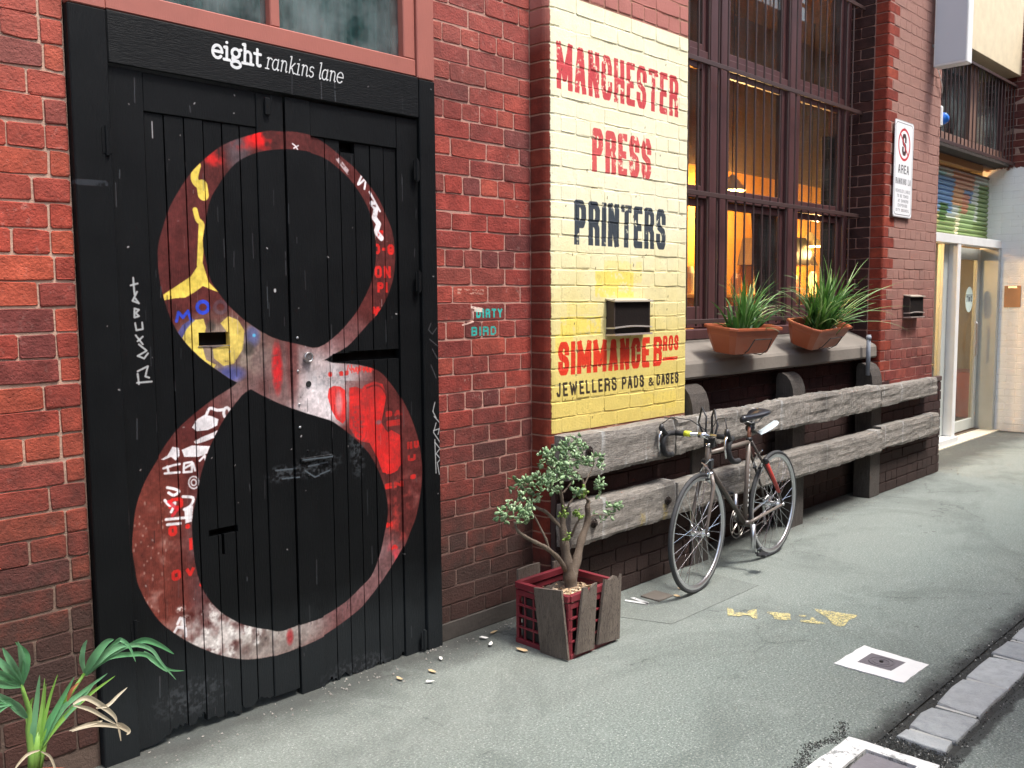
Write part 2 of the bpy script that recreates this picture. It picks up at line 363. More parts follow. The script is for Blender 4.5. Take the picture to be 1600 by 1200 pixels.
M_BR_P=brickmat('brick under yellow paint',[(0,(.20,.028,.015)),(.5,(.15,.024,.014)),(.8,(.24,.038,.018)),(1,(.12,.022,.015))],overlay=[(PC,IM_PANEL)],soot_shade=(.0,.5,.8),fade=(3.15,3.5,.9,(.40,.155,.13)),lime=.1,bstr=.4)
M_MO_P=mortarmat('mortar under yellow paint',(.30,.15,.10),overlay=[(PC,IM_PANEL)])
M_BR_D=brickmat('dark brown brick',[(0,(.055,.02,.017)),(.5,(.042,.018,.017)),(1,(.07,.023,.019))],soot_shade=(.2,.9,.85),lime=.12)
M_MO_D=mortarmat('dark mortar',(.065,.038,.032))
M_BR_Q=brickmat('pier brick',[(0,(.28,.05,.036)),(.4,(.22,.05,.04)),(.7,(.31,.07,.05)),(1,(.17,.045,.038))],fade=(1.3,2.3,.85,(.33,.19,.155)),lime=.4)
M_MO_Q=mortarmat('pier mortar',(.34,.18,.145))
M_BR_V=brickmat('reveal brick red',[(0,(.30,.045,.024)),(.5,(.24,.036,.022)),(1,(.34,.06,.03))],lime=.1)
M_BR_W=brickmat('white painted brick',[(0,(.16,.04,.03)),(.5,(.11,.035,.03)),(1,(.2,.05,.035))],white=3.2,lime=0)
M_MO_W=mortarmat('white painted mortar',(.3,.2,.16),white=3.2)
M_RENDER=simple('sooty cement render',(.05,.042,.036),.9,0,.6,45,.4)
M_BLACK_D=simple('dark void',(.006,.006,.006),.9)
def metal(name,col,rough=.35): return simple(name,col,rough,1.,.05,60,.1)
M_STEEL=metal('bare steel',(.55,.55,.55),.4); M_CHROME=metal('bright alloy',(.78,.78,.8),.22)
def paintmat(name,col,rough=.5,wear=.0,wearcol=(.3,.3,.3),bump=.15,grain=None,var=.12):
    t=NT(name); v=t.pos(); n=t.noise(v,7,5); c=t.mix(n,tuple(x*(1-var) for x in col),tuple(min(1,x*(1+var)) for x in col))
    if wear: c=t.mix(t.math('MULTIPLY',t.step(t.noise(v,60,6,.75),.70,.76),wear),c,wearcol)
    g=t.noise(t.mapv(v,grain) if grain else v,40,5,.6)
    return t.set(c,rough,None,t.bump(g,bump,.004))
M_BARS=paintmat('brown painted iron',(.05,.027,.025),.5,.3,(.02,.015,.014)); M_WFR=paintmat('maroon painted timber',(.080,.034,.035),.45,.25,(.05,.03,.03),.2,(6,6,.6))
M_REDW=paintmat('faded red window paint',(.29,.085,.062),.65,.5,(.5,.4,.34),.25,(6,6,.8),.2)
M_SILL=simple('worn concrete sill',(.17,.15,.128),.85,0,.4,50,.4,3)
M_STONE=simple('cream sandstone',(.62,.53,.36),.85,0,.3,40,.18)
M_WHITE=paintmat('white powder coat',(.72,.73,.72),.4,.1,(.4,.4,.4),.03); M_GREYAL=paintmat('grey aluminium',(.42,.45,.43),.38,.1,(.2,.2,.2),.03)
M_LIGHTBOX=paintmat('lightbox face',(.52,.56,.60),.35,0,(0,0,0),.0,None,.03)
def woodmat(name,a,b,dark,sc=(1.2,12,12),rough=.85,stain=None):
    t=NT(name); v=t.obj(); g=t.noise(t.mapv(v,sc),9,8,.72,.6); g2=t.noise(t.mapv(v,(sc[0]*2,sc[1]*5,sc[2]*5)),9,5,.7)
    c=t.mix(t.step(g,.3,.7),a,b); c=t.mix(t.step(g2,.54,.64),c,dark); c=t.mix(t.math('MULTIPLY',t.step(t.noise(v,22,6,.75),.60,.68),.5),c,dark); bl=t.noise(v,3.5,4)
    c=t.mix(t.math('MULTIPLY',t.step(bl,.55,.75),.55),c,dark)
    if stain: c=t.mix(t.math('MULTIPLY',t.step(t.noise(t.mapv(v,(9,1,1),(3,0,0)),1.2,4),.60,.68),.6),c,stain)
    if stain:
        w_=t.sep(t.pos()); wn=t.noise(t.pos(),30,4,.7)
        k=t.math('MULTIPLY',t.step(t.math('ADD',t.math('ABSOLUTE',t.math('SUBTRACT',w_[0],4.235)),t.math('MULTIPLY',wn,.05)),.055,.035),t.step(w_[2],.49,.47)); k2=t.math('MULTIPLY',t.step(t.math('ADD',t.math('ABSOLUTE',t.math('SUBTRACT',w_[0],4.02)),t.math('MULTIPLY',wn,.07)),.07,.045),t.step(w_[2],.49,.44))
        c=t.mix(t.math('MULTIPLY',t.math('MAXIMUM',k,k2),t.math('MULTIPLY',t.step(t.noise(t.pos(),60,4,.7),.42,.56),.6)),c,(.45,.33,.06))
    h=t.math('ADD',g,t.math('MULTIPLY',g2,.8)); return t.set(c,rough,None,t.bump(h,.8,.010))
M_SLEEP=woodmat('weathered grey hardwood',(.15,.13,.11),(.37,.34,.30),(.04,.032,.027),stain=(.50,.51,.50))
M_SLEEPD=woodmat('dark post timber',(.04,.032,.027),(.095,.08,.068),(.014,.012,.010),(12,12,1.2))
M_BOARD=woodmat('crate board timber',(.105,.08,.06),(.20,.165,.135),(.035,.026,.02),(14,14,1.5))
M_RUBBER=simple('tyre rubber',(.035,.036,.038),.75,0,.2,120,.2); M_BLKPL=simple('black plastic',(.018,.018,.02),.4)
def glass(name,tint=(.9,.95,.95),refl=.9,trans=.6,rough=.02,dust=0.,dustcol=(.5,.55,.55)):
    t=NT(name); g=t.n('ShaderNodeBsdfGlossy'); g.inputs['Roughness'].default_value=rough; g.inputs['Color'].default_value=(refl,refl,refl,1)
    tr=t.n('ShaderNodeBsdfTransparent'); tr.inputs['Color'].default_value=(*[x*trans for x in tint],1)
    fr=t.n('ShaderNodeFresnel'); t.l(t.math('SUBTRACT',1.5,t.math('MULTIPLY',t.n('ShaderNodeNewGeometry').outputs['Backfacing'],1.5-1/1.5)),fr.inputs['IOR'])
    mx=t.n('ShaderNodeMixShader'); t.l(t.math('MULTIPLY',fr.outputs[0],.8),mx.inputs[0]); t.l(tr.outputs[0],mx.inputs[1]); t.l(g.outputs[0],mx.inputs[2]); o=mx.outputs[0]
    if dust:
        v=t.pos(); df=t.n('ShaderNodeBsdfDiffuse'); df.inputs['Color'].default_value=(*dustcol,1)
        m2=t.n('ShaderNodeMixShader'); t.l(t.math('MULTIPLY',t.step(t.math('ADD',t.noise(v,4,4),t.math('MULTIPLY',t.noise(v,40,4),.3)),.45,.95),dust),m2.inputs[0]); t.l(o,m2.inputs[1]); t.l(df.outputs[0],m2.inputs[2]); o=m2.outputs[0]
    t.l(o,t.out.inputs[0]); return t.m
M_GLASS=glass('window glass',trans=.9,dust=.03); M_GLASSD=glass('dusty glass',trans=.85,dust=.36,dustcol=(.30,.35,.35)); M_GLASS2=glass('door glass',trans=.85,dust=.06)
# ================================================================== GROUND
t=NT('asphalt'); v=t.pos(); n=t.noise(v,1.1,4); fine=t.noise(v,230,4,.7); med=t.noise(v,30,5,.6)
c=t.mix(n,(.145,.182,.160),(.215,.255,.228)); sp1=t.noise(v,105,4,.85); c=t.mix(t.math('MULTIPLY',t.step(sp1,.53,.62),.85),c,(.44,.46,.43)); c=t.mix(t.math('MULTIPLY',t.step(sp1,.46,.36),.8),c,(.055,.065,.06)); vo=t.n('ShaderNodeTexVoronoi'); t.l(v,vo.inputs['Vector']); vo.inputs['Scale'].default_value=42; c=t.mix(t.math('MULTIPLY',t.step(vo.outputs['Distance'],.15,.07),.8),c,(.6,.61,.56))
c=t.mix(t.math('MULTIPLY',t.step(med,.55,.75),.35),c,(.08,.09,.085))
q=t.sep(v); near=t.step(t.math('ADD',q[1],t.math('MULTIPLY',t.noise(v,1.6,5,.7),.8)),2.35,3.0)
c=t.mix(t.math('MULTIPLY',near,.35),c,(.23,.235,.21))
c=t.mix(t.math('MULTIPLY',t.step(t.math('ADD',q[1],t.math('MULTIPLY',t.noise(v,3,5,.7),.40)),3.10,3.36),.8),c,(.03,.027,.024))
st=t.noise(v,.9,6,.7,1.2); c=t.mix(t.math('MULTIPLY',t.step(st,.48,.64),.38),c,(.07,.084,.075)); st2=t.noise(v,3.7,6,.75,.8); c=t.mix(t.math('MULTIPLY',t.step(st2,.56,.72),.28),c,(.33,.37,.335))
vc=t.n('ShaderNodeTexVoronoi'); vc.feature='DISTANCE_TO_EDGE'; nv=t.n('ShaderNodeVectorMath'); nv.operation='ADD'; nsc=t.n('ShaderNodeVectorMath'); nsc.operation='SCALE'; t.l(t.noise(v,5,4,.7,0,True),nsc.inputs[0]); nsc.inputs[3].default_value=.22; t.l(v,nv.inputs[0]); t.l(nsc.outputs[0],nv.inputs[1]); t.l(nv.outputs[0],vc.inputs['Vector']); vc.inputs['Scale'].default_value=.75
c=t.mix(t.math('MULTIPLY',t.math('MULTIPLY',t.step(vc.outputs['Distance'],.006,.0015),t.step(st,.50,.6)),.5),c,(.03,.033,.03))
gum=t.n('ShaderNodeTexVoronoi'); t.l(v,gum.inputs['Vector']); gum.inputs['Scale'].default_value=3.2; c=t.mix(t.math('MULTIPLY',t.step(gum.outputs['Distance'],.055,.045),.55),c,(.06,.066,.062))
rag=t.math('ADD',q[1],t.math('MULTIPLY',t.math('SUBTRACT',t.noise(v,7,5,.7),.5),.16)); c=t.mix(t.math('MULTIPLY',t.step(rag,1.40,1.31),t.step(q[1],1.15,1.2)),c,(.03,.033,.03)); rag2=t.math('ADD',q[1],t.math('MULTIPLY',t.math('SUBTRACT',t.noise(v,9,5,.7),.5),.08)); dk=t.math('MULTIPLY',t.step(rag2,1.0,1.05),t.step(rag2,1.2,1.19)); c=t.mix(t.math('MULTIPLY',dk,.0),c,(.03,.033,.03)); c=t.mix(t.math('MULTIPLY',t.step(t.math('ABSOLUTE',t.math('SUBTRACT',rag2,1.05)),.035,.02),.9),c,(.03,.033,.03)); M_ASPH=t.set(c,.82,None,t.bump(t.math('ADD',fine,t.math('MULTIPLY',med,.5)),.9,.008))
mb=MB(); mb.add([(-300,-300,-.012),(300,-300,-.012),(300,300,-.012),(-300,300,-.012)],[(0,1,2,3)]); mb.build('ground',simple('far ground',(.12,.12,.115),.9),kind='structure')
# laneway asphalt with real undulation
def sheet(name,x0,x1,y0,y1,step,mat,z=0,amp=.0008,cut=None,**kw):
    nx=max(2,int((x1-x0)/step)); ny=max(2,int((y1-y0)/step)); X=np.linspace(x0,x1,nx+1); Y=np.linspace(y0,y1,ny+1)
    v=[(a,b,z+amp*(math.sin(a*2.1+b)*.5+math.sin(b*3.3-a*.7)*.5)) for b in Y for a in X]
    f=[(j*(nx+1)+i,j*(nx+1)+i+1,(j+1)*(nx+1)+i+1,(j+1)*(nx+1)+i) for j in range(ny) for i in range(nx)]
    m=MB(); m.add(v,f); return m.build(name,mat,smooth=True,kind='structure',**kw)
sheet('asphalt_lane',-4,16,1.30,3.9,.12,M_ASPH); sheet('asphalt_lane',-4,16,-1.0,1.06,.12,M_ASPH)
# stone drain with setts
t=NT('bluestone'); v=t.pos(); c=t.mix(t.rnd(),(.24,.26,.265),(.36,.385,.385)); c=t.mix(t.step(t.noise(v,18,6,.7),.35,.7),c,t.mix(1.,c,(1.45,1.45,1.42),'MULTIPLY')); c=t.mix(t.step(t.noise(v,60,4,.7),.68,.74),c,(.09,.09,.09))
c=t.mix(t.math('MULTIPLY',t.step(t.noise(v,9,6,.75),.55,.7),.5),c,(.10,.105,.10)); M_SETT=t.set(c,.65,None,t.bump(t.noise(v,24,7,.72),.8,.014))
drain=MB(); drain.box(-4,16,1.0,1.36,-.05,-.011); drain=drain.build('drain_channel',simple('packed grit',(.035,.036,.032),.95,0,1.,70,.5),kind='structure')
xs=[3.30,3.41,3.685,4.045,4.40,4.655]; x=4.655
while x<9: x+=random.uniform(.24,.36); xs.append(x)
xl=[3.30]; x=3.30
xs=[3.295,3.412,3.688,4.047,4.402,4.66]+xs[6:]
def sett(x0,x1,y0=1.085,y1=1.262):
    a=.013; m=MB(); j=lambda s=.007:random.uniform(-s,s)
    bm=bmesh.new(); 
    pts=[(x0+a+j(),y0+j()),(x0+(x1-x0)*.5,y0+j()),(x1-a+j(),y0+j()),(x1-a+j(),(y0+y1)/2+j()),(x1-a-.014+j(),y1-.004),(x0+(x1-x0)*.6,y1+j()+.004),(x0+a+.014+j(),y1+j()),(x0+a+j(),(y0+y1)/2)]
    cx=sum(p[0] for p in pts)/8; cy=sum(p[1] for p in pts)/8; h=.006+random.uniform(0,.006); tl=[random.uniform(-.02,.02),random.uniform(-.02,.02)]
    ring=lambda k,z:[(cx+(p[0]-cx)*k,cy+(p[1]-cy)*k,z+(p[0]-cx)*tl[0]+(p[1]-cy)*tl[1]) for p in pts]
    v=ring(1.0,-.04)+ring(1.,h-.012)+ring(.97,h-.003)+ring(.90,h); f=[]
    for r_ in range(3):
        f+=[(r_*8+i,r_*8+(i+1)%8,(r_+1)*8+(i+1)%8,(r_+1)*8+i) for i in range(8)]
    f.append(tuple(24+i for i in range(8))); m.add(v,f); return center(m,(cx,cy,0)).build('sett',M_SETT,drain,smooth=False,loc=(cx,cy,0))
for a_,b_ in zip(xs[:-1],xs[1:]):
    sett(a_,b_)
x=2.70
while x>-1.5:
    w=random.uniform(.24,.34); sett(x-w,x); x-=w
# pale mortar between the setts
mb=MB()
for a_ in xs[1:-1]: mb.box(a_-.008,a_+.010,1.10,1.25,-.02,.004)
mb.build('joint',simple('pale joint mortar',(.42,.43,.40),.9,0,.6,60,.3),drain,kind='stuff')
# loose grit along both edges of the drain
def gravel(name,spots,mat,parent=None,label=None,smin=.002,smax=.006):
    m=MB()
    for (x,y,z) in spots:
        s=random.uniform(smin,smax); a=random.uniform(0,6.3); q=[]
        for k in range(3): q.append((x+s*math.cos(a+k*2.1)*random.uniform(.7,1.3),y+s*math.sin(a+k*2.1)*random.uniform(.7,1.3),z))
        q.append((x,y,z+s*random.uniform(.6,1.4))); m.add(q,[(0,1,3),(1,2,3),(2,0,3)])
    return m.build(name,mat,parent,kind='stuff',label=label)
t=NT('grit'); c=t.ramp(t.rnd(),[(0,(.02,.022,.02)),(.7,(.06,.065,.06)),(.93,(.14,.15,.14)),(1,(.55,.55,.5))]); M_GRIT=t.set(c,.9)
sp=[]
for i in range(6500):
    x=random.uniform(-.5,9); s_=random.choice((0,0,1)); w=.022+.02*math.sin(x*9)+.012*math.sin(x*23)
    y=(1.285+random.gauss(.0,.02+abs(w)*.6)) if s_==0 else (1.062+random.gauss(0,.016)); sp.append((x,y,.0))
for i in range(1500):
    a=random.random(); p=Vector((2.35+a*.95,1.44+.02*math.sin(a*20)+random.gauss(0,.013),0)); sp.append(tuple(p))
for i in range(900): sp.append((random.uniform(3.2,3.32),random.uniform(1.02,1.3),0))
gravel('gravel',sp,M_GRIT,drain)
# pit cover with painted concrete surround at the bottom edge
pit=empty('pit_cover',(2.95,1.22,0),0,'large steel pit cover in a white painted surround beside the stone drain','pit cover')
def quadframe(name,outer,inner,z0,z1,mat,parent,jag=0):
    m=MB(); n=4; o=[];i_=[]
    for k in range(4):
        a,b=Vector(outer[k]),Vector(outer[(k+1)%4]); c_,d_=Vector(inner[k]),Vector(inner[(k+1)%4])
        for s_ in range(10):
            u=s_/10; nrm=Vector((b-a).yx); nrm.x*=-1; nrm.normalize(); o.append(a.lerp(b,u)+nrm*random.uniform(-jag,jag)); i_.append(c_.lerp(d_,u)+nrm*random.uniform(-jag,jag)*.3)
    N=len(o); v=[(p.x,p.y,z1) for p in o]+[(p.x,p.y,z1) for p in i_]+[(p.x,p.y,z0) for p in o]+[(p.x,p.y,z0) for p in i_]
    f=[(k,(k+1)%N,N+(k+1)%N,N+k) for k in range(N)]+[(k,(k+1)%N,2*N+(k+1)%N,2*N+k) for k in range(N)]+[(N+k,N+(k+1)%N,3*N+(k+1)%N,3*N+k) for k in range(N)]
    m.add(v,f); c0=parent.location; m.v=[(a-c0.x,b-c0.y,c_) for a,b,c_ in m.v]; return m.build(name,mat,parent)
t=NT('chipped white road paint'); v=t.pos(); c=t.mix(t.step(t.noise(v,26,6,.75),.54,.60),(.60,.61,.59),(.22,.23,.22)); M_RPAINT=t.set(c,.7,None,t.bump(t.noise(v,120,4),.3,.004))
M_RPAINT2=paintmat('white road paint',(.66,.665,.65),.7,.3,(.35,.36,.35),.3)
quadframe('surround',[(3.182,1.385),(3.195,1.06),(2.62,1.05),(2.62,1.395)],[(3.13,1.30),(3.135,1.12),(2.70,1.115),(2.70,1.31)],-.01,.012,M_RPAINT,pit,.004)
m=MB(); m.box(2.71-2.95,3.122-2.95,1.125-1.22,1.292-1.22,-.01,.006,.003); m.build('lid',simple('worn cast iron',(.20,.19,.20),.55,.3,.5,90,.3),pit)
# small square cover, white painted frame
cov=empty('hydrant_cover',(3.96,1.58,0),0,'small grey iron cover inside a white painted rectangle on the asphalt','cover')
quadframe('painted_frame',[(4.112,1.729),(4.087,1.424),(3.815,1.43),(3.811,1.738)],[(4.045,1.664),(4.041,1.507),(3.903,1.518),(3.899,1.668)],.001,.0055,M_RPAINT2,cov,.003)
m=MB(); c0=cov.location
m.prism([(p[0]-c0.x,p[1]-c0.y,.001) for p in ((4.045,1.664),(4.041,1.507),(3.903,1.518),(3.899,1.668))],(0,0,.005))
m.torus((3.972-c0.x,1.589-c0.y,.006),.052,.0035,'z',32,6); m.torus((3.972-c0.x,1.589-c0.y,.006),.034,.0028,'z',28,6)
for k in range(8): m.box(-.001,.001,-.001,.001,0,0)if False else None
m.build('lid',simple('cast iron lid',(.15,.14,.15),.55,.3,.6,90,.35),cov)
m=MB(); m.disc((3.972-c0.x,1.589-c0.y,.009),.009,.006,'z',12); m.build('lifting_pin',M_BLKPL,cov)
# yellow letters sprayed on the asphalt
t=NT('sprayed yellow paint'); v=t.pos(); c=t.mix(t.noise(v,40,5),(.46,.39,.15),(.60,.53,.27)); t.set(c,.8)
tr=t.n('ShaderNodeBsdfTransparent'); mx=t.n('ShaderNodeMixShader'); t.l(t.step(t.noise(v,90,6,.85),.45,.53),mx.inputs[0]); t.l(tr.outputs[0],mx.inputs[1]); t.l(t.b.outputs[0],mx.inputs[2]); t.l(mx.outputs[0],t.out.inputs[0]); M_YEL=t.m
let=[[(4.137,2.482),(4.145,2.457),(4.097,2.41),(4.124,2.397),(4.126,2.364),(4.19,2.376),(4.224,2.356),(4.1,2.281),(4.088,2.3),(4.112,2.331),(4.104,2.355),(4.062,2.368),(4.051,2.396),(4.033,2.415)],
[(4.229,2.296),(4.285,2.195),(4.196,2.148),(4.169,2.178),(4.156,2.215),(4.203,2.25),(4.209,2.285)],
[(4.296,2.152),(4.316,2.12),(4.298,2.111),(4.278,2.139)],[(4.307,2.093),(4.316,2.074),(4.281,2.053),(4.271,1.994),(4.238,2.028),(4.208,2.099),(4.232,2.111),(4.263,2.072)],
[(4.441,2.136),(4.496,1.93),(4.453,1.922),(4.403,1.93),(4.302,1.911),(4.277,1.925),(4.283,1.966),(4.342,2.009),(4.417,2.12)]]
mk=empty('painted_marking',(4.25,2.2,0),0,'faded yellow upside down stencil letters on the asphalt before the bicycle','road marking')
for i,pl_ in enumerate(let):
    m=MB(); m.add([(x-4.25,y-2.2,.0035) for x,y in pl_],[tuple(range(len(pl_)))]); me=m.build('letter',M_YEL,mk)
# white V mark and small old access lid near the crate
m=MB(); m.add([(3.861,2.945,.006),(3.868,2.925,.006),(3.897,2.825,.006),(3.880,2.810,.006),(3.850,2.835,.006)],[(0,1,2,3,4)])
m.v=[(3.842,2.94,.0065),(3.862,2.952,.0065),(3.905,2.828,.0065),(3.880,2.813,.0065),(3.905,2.95,.0065),(3.928,2.94,.0065),(3.912,2.83,.0065)]; m.f=[(0,3,2,1),(3,6,5,4)]
m.build('painted_marking',M_RPAINT2,label='small white painted V on the ground beside the milk crate',cat='road marking')
t=NT('old concrete'); v=t.pos(); c=t.mix(t.noise(v,9,6,.7),(.10,.115,.10),(.19,.21,.19)); c=t.mix(t.math('MULTIPLY',t.step(t.noise(v,150,3,.8),.54,.64),.6),c,(.36,.38,.35)); M_CONC=t.set(c,.85,None,t.bump(t.noise(v,150,4,.8),.8,.006))
m=MB(); m.prism([(3.60,2.90,.0),(3.735,2.557,.0),(4.60,2.557,.0),(4.62,3.06,.0),(3.55,3.06,.0)],(0,0,.0022)); m.build('concrete_patch',M_CONC,kind='structure')
lid=MB(); c_=(4.03,2.87)
lid.box(3.965-c_[0],4.10-c_[0],2.80-c_[1],2.925-c_[1],.0,.0105,.002); lid.build('access_lid',simple('brown iron lid',(.14,.12,.10),.7,.2,.5,80,.3),loc=(c_[0],c_[1],0),label='small square brown lid set in the concrete behind the bicycle front wheel',cat='cover')
# litter: leaves and chips near the wall foot
M_LEAFD=simple('dry leaf',(.5,.36,.2),.8); M_CHIP=simple('paper scrap',(.75,.73,.68),.8)
sp=[]
for i in range(120): sp.append((random.uniform(1.3,3.3),3.2-abs(random.gauss(0,.10)),.004))
for i in range(120): sp.append((random.uniform(3.4,9.5),3.02-abs(random.gauss(0,.06)),.006))
gravel('grit',sp,simple('light grit',(.26,.245,.22),.9,0,0,80,.5),None,smin=.002,smax=.008)
for i,(x,y,kind) in enumerate([(2.35,3.02,0),(2.50,2.98,0),(2.62,3.06,1),(2.42,2.9,1),(2.95,2.86,0),(3.02,3.12,0),(2.93,3.10,1),(2.90,3.02,1),(4.23,2.83,0),(4.10,2.775,0)]):
    s_=random.uniform(.012,.022); a=random.uniform(0,3); m=MB(); pts=[]
    for k in range(6):
        u=2*PI*k/6; pts.append((s_*1.6*math.cos(u)*math.cos(a)-s_*.6*math.sin(u)*math.sin(a),s_*1.6*math.cos(u)*math.sin(a)+s_*.6*math.sin(u)*math.cos(a),.008+.006*random.random()))
    m.prism(pts,(0,0,.0012)); kinds=('dry leaf','paper scrap')
    m.build(('dry_leaf','paper_scrap')[kind],(M_LEAFD,M_CHIP)[kind],loc=(x,y,0),label='small %s lying on the ground %s'%(('pale dry leaf','white scrap')[kind],['at the foot of the right door leaf','just left of the strip wall foot','nearest the right door post','farthest out from the right door leaf','left of the milk crate','in the wall corner behind the milk crate','against the strip wall by the crate','between the strip wall and the crate','just behind the bicycle front tyre','in front of the brown access lid'][i]),cat=('leaf','litter')[kind],group=('dry leaves on the ground','paper scraps on the ground')[kind])
# ================================================================== BRICKWORK
CH=.086; J=.0078
def brick_variant(i,L,rag=1.):
    """unit brick of length L, height CH-J, front face at y=0 (outward -y), depth .045"""
    h=CH-J; r=random.Random(100+i); j=lambda s=.0030:r.uniform(-s,s)
    c=.006; x0,x1,z0,z1=-L/2,L/2,-h/2,h/2
    o=[(x0+c+j(),z0+j()),((x0+x1)/2+j(.02),z0+j()),(x1-c+j(),z0+j()),(x1+j(),z0+c+j(.001)),(x1+j(),z1-c+j(.001)),(x1-c+j(),z1+j()),((x0+x1)/2+j(.02),z1+j()),(x0+c+j(),z1+j()),(x0+j(),z1-c+j(.001)),(x0+j(),z0+c+j(.001))]
    n=len(o); ins=.0022
    def sh(p,d): 
        x,z=p; return (x-math.copysign(min(d,abs(x)),x),z-math.copysign(min(d,abs(z)),z))
    v=[(p[0],.045,p[1]) for p in o]+[(p[0],.0022,p[1]) for p in o]+[(sh(p,ins)[0],-.0005+j(.0012),sh(p,ins)[1]) for p in o]
    f=[(a*n+k,a*n+(k+1)%n,(a+1)*n+(k+1)%n,(a+1)*n+k) for a in (0,1) for k in range(n)]+[tuple(2*n+k for k in range(n))]
    me=bpy.data.meshes.new('brick'); me.from_pydata(v,[],f); me.update()
    bm=bmesh.new(); bm.from_mesh(me); bmesh.ops.recalc_face_normals(bm,faces=bm.faces[:]); bm.to_mesh(me); bm.free()
    return me
BV={}
def variants(L,mat):
    key=(round(L,3),mat.name)
    if key not in BV:
        BV[key]=[]
        for i in range(5):
            me=brick_variant(i*7+int(L*1000),L); me.materials.append(mat); BV[key].append(me)
    return BV[key]
def bricks(parent,O,phi,rows,mat,limit=300,jit=.0018,name='brick',exclude=None):
    """rows: list of (k,[(u0,u1),...]); individual objects for those in view, one joined mesh for the others"""
    O=Vector(O); U=Vector((math.cos(phi),math.sin(phi),0)); N=Vector((math.sin(phi),-math.cos(phi),0)); lst=[]
    for k,seg in rows:
        for (a,b) in seg:
            if b-a<.02: continue
            p=O+U*((a+b)/2)+Vector((0,0,(k+.5)*CH)); lst.append((p,b-a-J))
    vis=[q for q in lst if inframe(q[0],.03) and not(exclude and exclude(q[0]))]; hid=[q for q in lst if not (inframe(q[0],.03) and not(exclude and exclude(q[0])))]
    vis.sort(key=lambda q:q[0].length); hid+=vis[limit:]; vis=vis[:limit]
    base=parent.location.copy()
    for p,L in vis:
        Lr=min((.222,.106),key=lambda s:abs(s-L)); me=random.choice(variants(Lr,mat))
        o=bpy.data.objects.new(name,me); link(o,parent); o.location=p-base+N*random.uniform(-.001,.0025)+Vector((0,0,random.uniform(-jit,jit)))
        o.rotation_euler=(random.uniform(-.008,.008),random.uniform(-.006,.006),phi+random.uniform(-.006,.006)); o.scale=(L/Lr,1,1)
    if hid:
        V=[];Fc=[]
        for p,L in hid:
            Lr=min((.222,.106),key=lambda s:abs(s-L)); me=random.choice(variants(Lr,mat)); n=len(V)
            for v in me.vertices:
                q=p-base+U*(v.co.x*L/Lr)-N*v.co.y+Vector((0,0,v.co.z)); V.append(q)
            Fc+=[tuple(i+n for i in pl_.vertices) for pl_ in me.polygons]
        m=MB(); m.v=V; m.f=Fc; m.build('brickwork',mat,parent,kind='stuff')
def rowsegs(a,b,k,ph,hdr=.117,st=.232,minw=.035,firstjoint=None):
    """English garden wall bond: every fourth row headers. ph = dict residue->phase"""
    step=hdr if k%4==1 else st; p=ph[k%4]; js=[]
    n=math.floor((a-p)/step)-1
    while True:
        x=p+n*step; n+=1
        if x>=b-minw: break
        if x>a+minw: js.append(x)
    js=[a]+js+[b]; return list(zip(js[:-1],js[1:]))
PH={0:2.99,1:2.943,2:2.99,3:2.869}
# ---- wall left of the door
wl=empty('brick_wall',(0,3.23,0),0,'rough old red brick wall at the left edge with rounded worn bricks','brick wall')
ph={0:1.091,1:.965,2:1.082,3:1.035}
rows=[(k,rowsegs(-1.6,1.158,k,ph)) for k in range(1,56)]
bricks(wl,(0,3.222,0),0,rows,M_BR_L,jit=.003)
m=MB(); m.box(-1.6,1.158,-.0045,.30,0,4.75); m.build('mortar',M_MO_L,wl)
# ---- wall strip between door and yellow panel
wa=empty('brick_wall',(3.08,3.23,0),0,'strip of dark red brick wall between the black door and the yellow painted panel','brick wall')
rows=[(k,rowsegs(2.750,3.412,k,PH,firstjoint=None)) for k in range(1,56)]
bricks(wa,(0,3.224,0),0,rows,M_BR_A)
m=MB(); m.box(2.75-3.08,3.44-3.08,-.0038,.30,0.09,4.75); m.build('mortar',M_MO_A,wa)
m=MB(); m.box(2.75-3.08,3.412-3.08,-.012,.30,0,.088,.004); m.build('plinth',M_RENDER,wa)
def wrapbrick(corner,k,face,ret,r,mat,parent,side=-1):
    """bullnose corner brick: straight return facing -x, arc, then along the face. corner=(X,Y) of the virtual arris"""
    X,Y=corner; z0,z1=k*CH+J/2,(k+1)*CH-J/2; jt=random.uniform(-.001,.002)
    def pr(off):
        pts=[(X+off,Y+ret-J)]
        for i in range(7):
            a=PI+ (PI/2)*i/6; pts.append((X+r+(r-off)*math.cos(a),Y+r+(r-off)*math.sin(a)))
        pts.append((X+face-J,Y+off)); return pts
    A=pr(-jt); B=pr(.003-jt); n=len(A); base=parent.location
    rows_=[(B,z0),(A,z0+.003),(A,z1-.003),(B,z1)]; v=[]; f=[]
    for p,z in rows_: v+=[(x-base.x,y-base.y,z) for x,y in p]
    inner=[(X+.05,Y+ret-J),(X+face-J,Y+.05)]
    for z in (z0,z1): v+=[(x-base.x,y-base.y,z) for x,y in inner]
    for q in range(3): f+=[(q*n+i,q*n+i+1,(q+1)*n+i+1,(q+1)*n+i) for i in range(n-1)]
    f+=[tuple(range(n))+(4*n+1,4*n),tuple(3*n+i for i in range(n-1,-1,-1))+(4*n+2,4*n+3),(0,n,2*n,3*n,4*n+2,4*n),(n-1,2*n-1,3*n-1,4*n-1,4*n+3,4*n+1)]
    m=MB(); m.add(v,f)
    c=Vector((X+.05-base.x,Y+.03-base.y,(z0+z1)/2)); center(m,c)
    me=m.mesh('brick'); me.materials.append(mat)
    bm=bmesh.new(); bm.from_mesh(me); bmesh.ops.recalc_face_normals(bm,faces=bm.faces[:]); bm.to_mesh(me); bm.free()
    o=bpy.data.objects.new('brick',me); link(o,parent); o.location=c; return o
